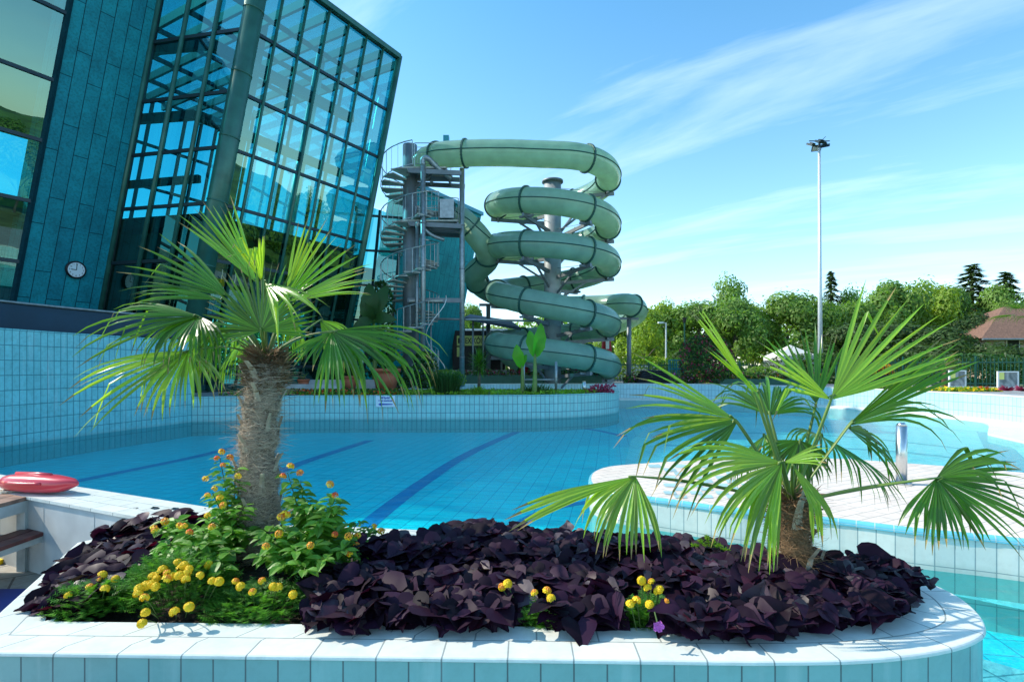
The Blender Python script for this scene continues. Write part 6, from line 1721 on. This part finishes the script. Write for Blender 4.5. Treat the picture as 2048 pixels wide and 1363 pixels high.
mb = MB(); mb.tube([(x, 36, GZ), (x, 36, zt_)], [.07, .045], 8); mb.tube([(x, 36, zt_), (x - .25, 36, zt_ + .05)], .03, 6); mb.build('pole', M['white_pole'], t); mb = MB(); mb.box((x - .52, 35.9, zt_ - .02), (x - .2, 36.1, zt_ + .09)); mb.build('lamp_head', M['white'], t)
t = thing('street_lamp', 'dark small street lamp in front of the trees, right of the grey one', 'street lamp', (P(1369, 0, 38).x, 38, GZ))
x = P(1369, 0, 38).x; zt_ = P(0, 645, 38).z
mb = MB(); mb.tube([(x, 38, GZ), (x, 38, zt_)], .05, 8); mb.build('pole', M['fence'], t); mb = MB(); mb.tube([(x, 38, zt_), (x, 38, zt_ + .35)], [.10, .16], 8); mb.build('lamp_head', M['black'], t)

# house
hs = thing('house', 'plastered house with brown tiled roof at the right edge behind the fence', 'house', (38, 41, GZ))
hy = 40.0; e0 = P(1963, 676, hy); hx1 = e0.x + 9
mb = MB(); mb.box((e0.x + .8, hy + .5, GZ), (hx1, hy + 7, e0.z)); mb.build('wall', M['plaster'], hs)
mb = MB(); rg0 = P(2010, 612, hy + 4); 
mb.face([e0 + V((0, 0, 0)), V((hx1, hy, e0.z)), V((hx1, hy + 4, rg0.z)), V((rg0.x, hy + 4, rg0.z))], 0); mb.face([e0, V((rg0.x, hy + 4, rg0.z)), V((e0.x, hy + 8, e0.z))])
mb.face([e0 - V((0, 0, .15)), V((hx1, hy, e0.z - .15)), V((hx1, hy, e0.z)), e0]); mb.build('roof', M['roof'], hs)
mb = MB(); mb.tube([e0 + V((0, -.08, -.08)), V((hx1, hy - .08, e0.z - .08))], .07, 8); mb.build('gutter', M['galv'], hs)
for k in range(2):
    x = e0.x + 2.2 + k * 2.6; f = MB(); f.box((x, hy + .44, 2.4), (x + 1, hy + .49, 3.7)); w_ = f.build('window', M['white'], hs); g = MB(); g.box((x + .08, hy + .42, 2.48), (x + .92, hy + .438, 3.62)); g.build('pane', M['dark_int'], w_)

# ------------------------------------------------------------------ trees
def crown_mesh(name, n, w, h, seed, leafs, mat_, lobes=26, openness=.0, conifer=False):
    random.seed(seed); mb = MB(); blobs = []
    if conifer:
        NB = 120
        for k in range(NB):
            q = (k + .5) / NB; z = h * q ** .92; a = k * 2.4 + R(-.3, .3); Lb = (w * (1 - q) ** .9 + .012) * R(.6, 1.15)
            for j in range(n // NB):
                t_ = R(.02, 1) ; d_ = Lb * t_; sp = .16 * Lb * (1 - t_ * .5)
                p = V((math.cos(a) * d_, math.sin(a) * d_, z + .10 * d_ - .55 * d_ * t_)) + V((R(-1, 1) * sp, R(-1, 1) * sp, -R(0, .06) * (1 - q * .6)))
                o = V((math.cos(a) + R(-.7, .7), math.sin(a) + R(-.7, .7), R(-.9, .1))).normalized() * leafs * R(.4, 1.0); s2 = o.cross(V((0, 0, 1))).normalized() * leafs * .22
                mb.face([p - s2, p + s2, p + o])
    else:
        for k in range(lobes):
            a = R(0, 6.28); e = R(-.25, 1) ; q = R(.35, 1.0)
            c = V((math.cos(a) * w * q * math.cos(e * 1.4), math.sin(a) * w * q * math.cos(e * 1.4), h * .5 + math.sin(e * 1.5) * h * .46 * R(.8, 1.05)))
            blobs.append((c, R(.22, .42) * w))
        for k in range(n):
            c, r = random.choice(blobs); d_ = V((random.gauss(0, 1), random.gauss(0, 1), random.gauss(0, .8))).normalized(); rr_ = r * (R(.82, 1.06) if random.random() < .82 else R(.9, 1.3))
            p = c + d_ * rr_; nn_ = (d_ + V((R(-.5, .5), R(-.5, .5), R(-.2, .6)))).normalized(); e = nn_.orthogonal().normalized(); f = nn_.cross(e); t_ = R(0, 6.28); e2 = e * math.cos(t_) + f * math.sin(t_); f2 = nn_.cross(e2); s_ = leafs * R(.6, 1.3)
            mb.face([p - e2 * s_, p - f2 * s_ * .55 + nn_ * .1 * s_, p + e2 * s_, p + f2 * s_ * .55])
    me = D.meshes.new(name); me.from_pydata([tuple(v) for v in mb.v], [], mb.f); me.materials.append(mat_); me.update(); return me
def trunk_mesh(h, r, seed, w=2.0):
    random.seed(seed); mb = MB(); mb.tube(catmull([(0, 0, -.2), (R(-.2, .2), 0, h * .4), (R(-.3, .3), R(-.2, .2), h * .8)], 4), [lerp(r, r * .4, k / 8) for k in range(9)], 8)
    for k in range(9):
        a = R(0, 6.28); z = h * R(.25, .7); mb.tube(catmull([(0, 0, z), (math.cos(a) * w * .35, math.sin(a) * w * .35, z + h * .15), (math.cos(a) * w * .8, math.sin(a) * w * .8, z + h * .25)], 3), [r * .4] + [r * .3] * 3 + [r * .12] * 3, 5)
    me = D.meshes.new('trunk'); me.from_pydata([tuple(v) for v in mb.v], [], mb.f); me.materials.append(M['bark']); me.update(); return me
CM = {}
for nm, mt in (('a', 'tree_a'), ('b', 'tree_b'), ('c', 'tree_c')):
    for j in range(2): CM[nm + str(j)] = crown_mesh('crown', 9000, 1.0, 1.7, 50 + j * 7 + ord(nm), .046, M[mt], 24)
CM['open'] = crown_mesh('crown', 2600, 1.0, 1.9, 77, .045, M['tree_b'], 24)
CM['con'] = crown_mesh('crown', 6500, .42, 2.0, 31, .06, M['conifer'], conifer=True)
TC = D.meshes.new('trunk'); _t = MB(); _t.tube([(0, 0, 0), (0, 0, 1.5)], [.03, .008], 7); TC.from_pydata([tuple(v) for v in _t.v], [], _t.f); TC.materials.append(M['bark'])
TM = trunk_mesh(1.5, .05, 9, .7)
def tree(kind, u, y, vt, w, label, vb=None, mode='tree', group='trees behind the pool'):
    zt_ = P(0, vt, y).z; x = P(u, 0, y).x; z0 = GZ
    t = thing({'con': 'conifer', 'open': 'open_tree'}.get(kind, 'leafy_tree') , label, 'tree', (x, y, z0), group)
    H = zt_ - z0; me = CM[kind]; mz = max(v.co.z for v in me.vertices); low = .0 if kind == 'con' else .04
    c = D.objects.new('crown', me); col.objects.link(c); c.parent = t
    sz = H * (1 - low) / mz; c.location = (0, 0, H * low); c.scale = (w, w * .8, sz); c.rotation_euler = (0, 0, R(0, 6.28))
    b = D.objects.new('trunk', TC if kind == 'con' else TM); col.objects.link(b); b.parent = t; b.scale = (w * .9, w * .9, H * .62)
    return t
random.seed(8)
T = [('b0', 945, 52, 598, 2.2, 'mid green tree seen between the copper block and the slide'),
     ('a0', 1000, 60, 640, 5.0, 'sunlit low tree crown behind the cafe kiosk'),
     ('a1', 1120, 62, 650, 6.0, 'sunlit tree far behind the slide column'),
     ('a1', 1290, 40, 607, 2.9, 'bright yellow green tree directly right of the slide'),
     ('a0', 1325, 46, 590, 2.6, 'slender bright yellow green tree behind the slim grey street lamp'),
     ('b1', 1238, 46, 622, 2.4, 'green tree partly hidden behind the lower slide bends'),
     ('b0', 1400, 44, 592, 3.2, 'full green tree left of the tallest open crowned tree'),
     ('open', 1462, 46, 538, 3.0, 'tallest open crowned tree with gaps of sky near the centre right'),
     ('b1', 1470, 42, 590, 3.2, 'full mid green tree under the tallest open crown'),
     ('a1', 1505, 48, 600, 2.6, 'yellowish green tree just right of the tallest open crown'),
     ('b0', 1575, 44, 574, 3.6, 'broad mid green tree above the garden tent'),
     ('b1', 1640, 46, 600, 3.0, 'broad green tree behind the floodlight mast'),
     ('con', 1662, 54, 542, 9, 'drooping dark spruce poking up just right of the floodlight mast'),
     ('open', 1697, 54, 562, 2.0, 'sparse thin crown right of the drooping spruce'),
     ('b0', 1715, 44, 594, 3.2, 'rounded green tree between the two spruces, left part'),
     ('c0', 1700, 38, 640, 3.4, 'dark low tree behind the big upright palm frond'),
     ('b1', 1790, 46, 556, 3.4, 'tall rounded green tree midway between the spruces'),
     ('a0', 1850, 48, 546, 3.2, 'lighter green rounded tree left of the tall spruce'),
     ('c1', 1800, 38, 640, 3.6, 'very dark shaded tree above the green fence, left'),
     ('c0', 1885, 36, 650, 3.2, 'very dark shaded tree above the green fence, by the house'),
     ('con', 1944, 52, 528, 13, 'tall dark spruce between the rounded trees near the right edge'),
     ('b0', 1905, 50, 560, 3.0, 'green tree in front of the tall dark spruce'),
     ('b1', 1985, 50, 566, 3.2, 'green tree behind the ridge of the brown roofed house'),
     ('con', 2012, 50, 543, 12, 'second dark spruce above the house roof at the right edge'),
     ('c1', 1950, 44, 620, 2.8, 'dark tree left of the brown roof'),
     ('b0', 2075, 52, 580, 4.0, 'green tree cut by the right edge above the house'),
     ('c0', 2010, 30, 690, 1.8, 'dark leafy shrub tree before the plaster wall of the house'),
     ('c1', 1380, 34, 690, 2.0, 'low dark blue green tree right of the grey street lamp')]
for a in T: tree(*a)
for k, (x_, y_, h_, w_) in enumerate(((34, 16, 7, 3), (38, 24, 8.5, 3.6), (36, 6, 7.5, 3.4), (42, 14, 9, 4), (46, 30, 9.5, 4), (48, 2, 9, 4))):
    t = thing('leafy_tree', ['round green tree off the right side of the pool, nearest the corner', 'taller round tree at the foot of the hill, right of the pool', 'green tree at the foot of the hill, abreast of the camera', 'broad green tree on the lower slope of the hill', 'large green tree on the slope beyond the brown roofed house side', 'large green tree on the near end of the hill'][k], 'tree', (x_, y_, GZ), 'trees beside the hill')
    for nm_, me_, sc_ in (('crown', CM[('b0', 'a0', 'b1')[k % 3]], (w_, w_, h_ / 1.9)), ('trunk', TM, (w_ * .9, w_ * .9, h_ * .6))):
        o = D.objects.new(nm_, me_); col.objects.link(o); o.parent = t; o.scale = sc_
for u, y_, w_, h_, n_, m_, lab in ((1290, 33, 2.4, 1.5, 1500, 'tree_a', 'clipped light green hedge behind the fence right of the slide'), (1360, 32, 1.6, 1.4, 1100, 'tree_b', 'rounded green hedge behind the bright green railing'), (1640, 29, 3.2, 1.6, 2200, 'tree_c', 'dark hedge behind the right palm'), (1800, 28.0, 3.0, 1.6, 2200, 'tree_c', 'dark hedge behind the green picket fence'), (1960, 25.5, 3.0, 1.5, 2200, 'shadegreen', 'leafy green hedge behind the picture boards')):
    plant('hedge', lab, (P(u, 0, y_).x, y_, GZ), bushy(n_, w_, .9, h_, .06, .13, m_, 0), 'hedge')
# far wood closing the horizon
mb = MB(); random.seed(4)
def far_reg():
    x = R(-60, 130); y_ = R(66, 74); zmax = 6.5 + 2.2 * noise.noise(V((x * .12, 0, 0))) + 1.2 * noise.noise(V((x * .5, 3, 0)))
    return V((x, y_, GZ + zmax * R(0, 1)))
cards(mb, 26000, far_reg, .25, .55)
solo(mb, 'far_wood', M['tree_b'], 'distant band of green woodland behind all the trees', 'woodland', kind='stuff')
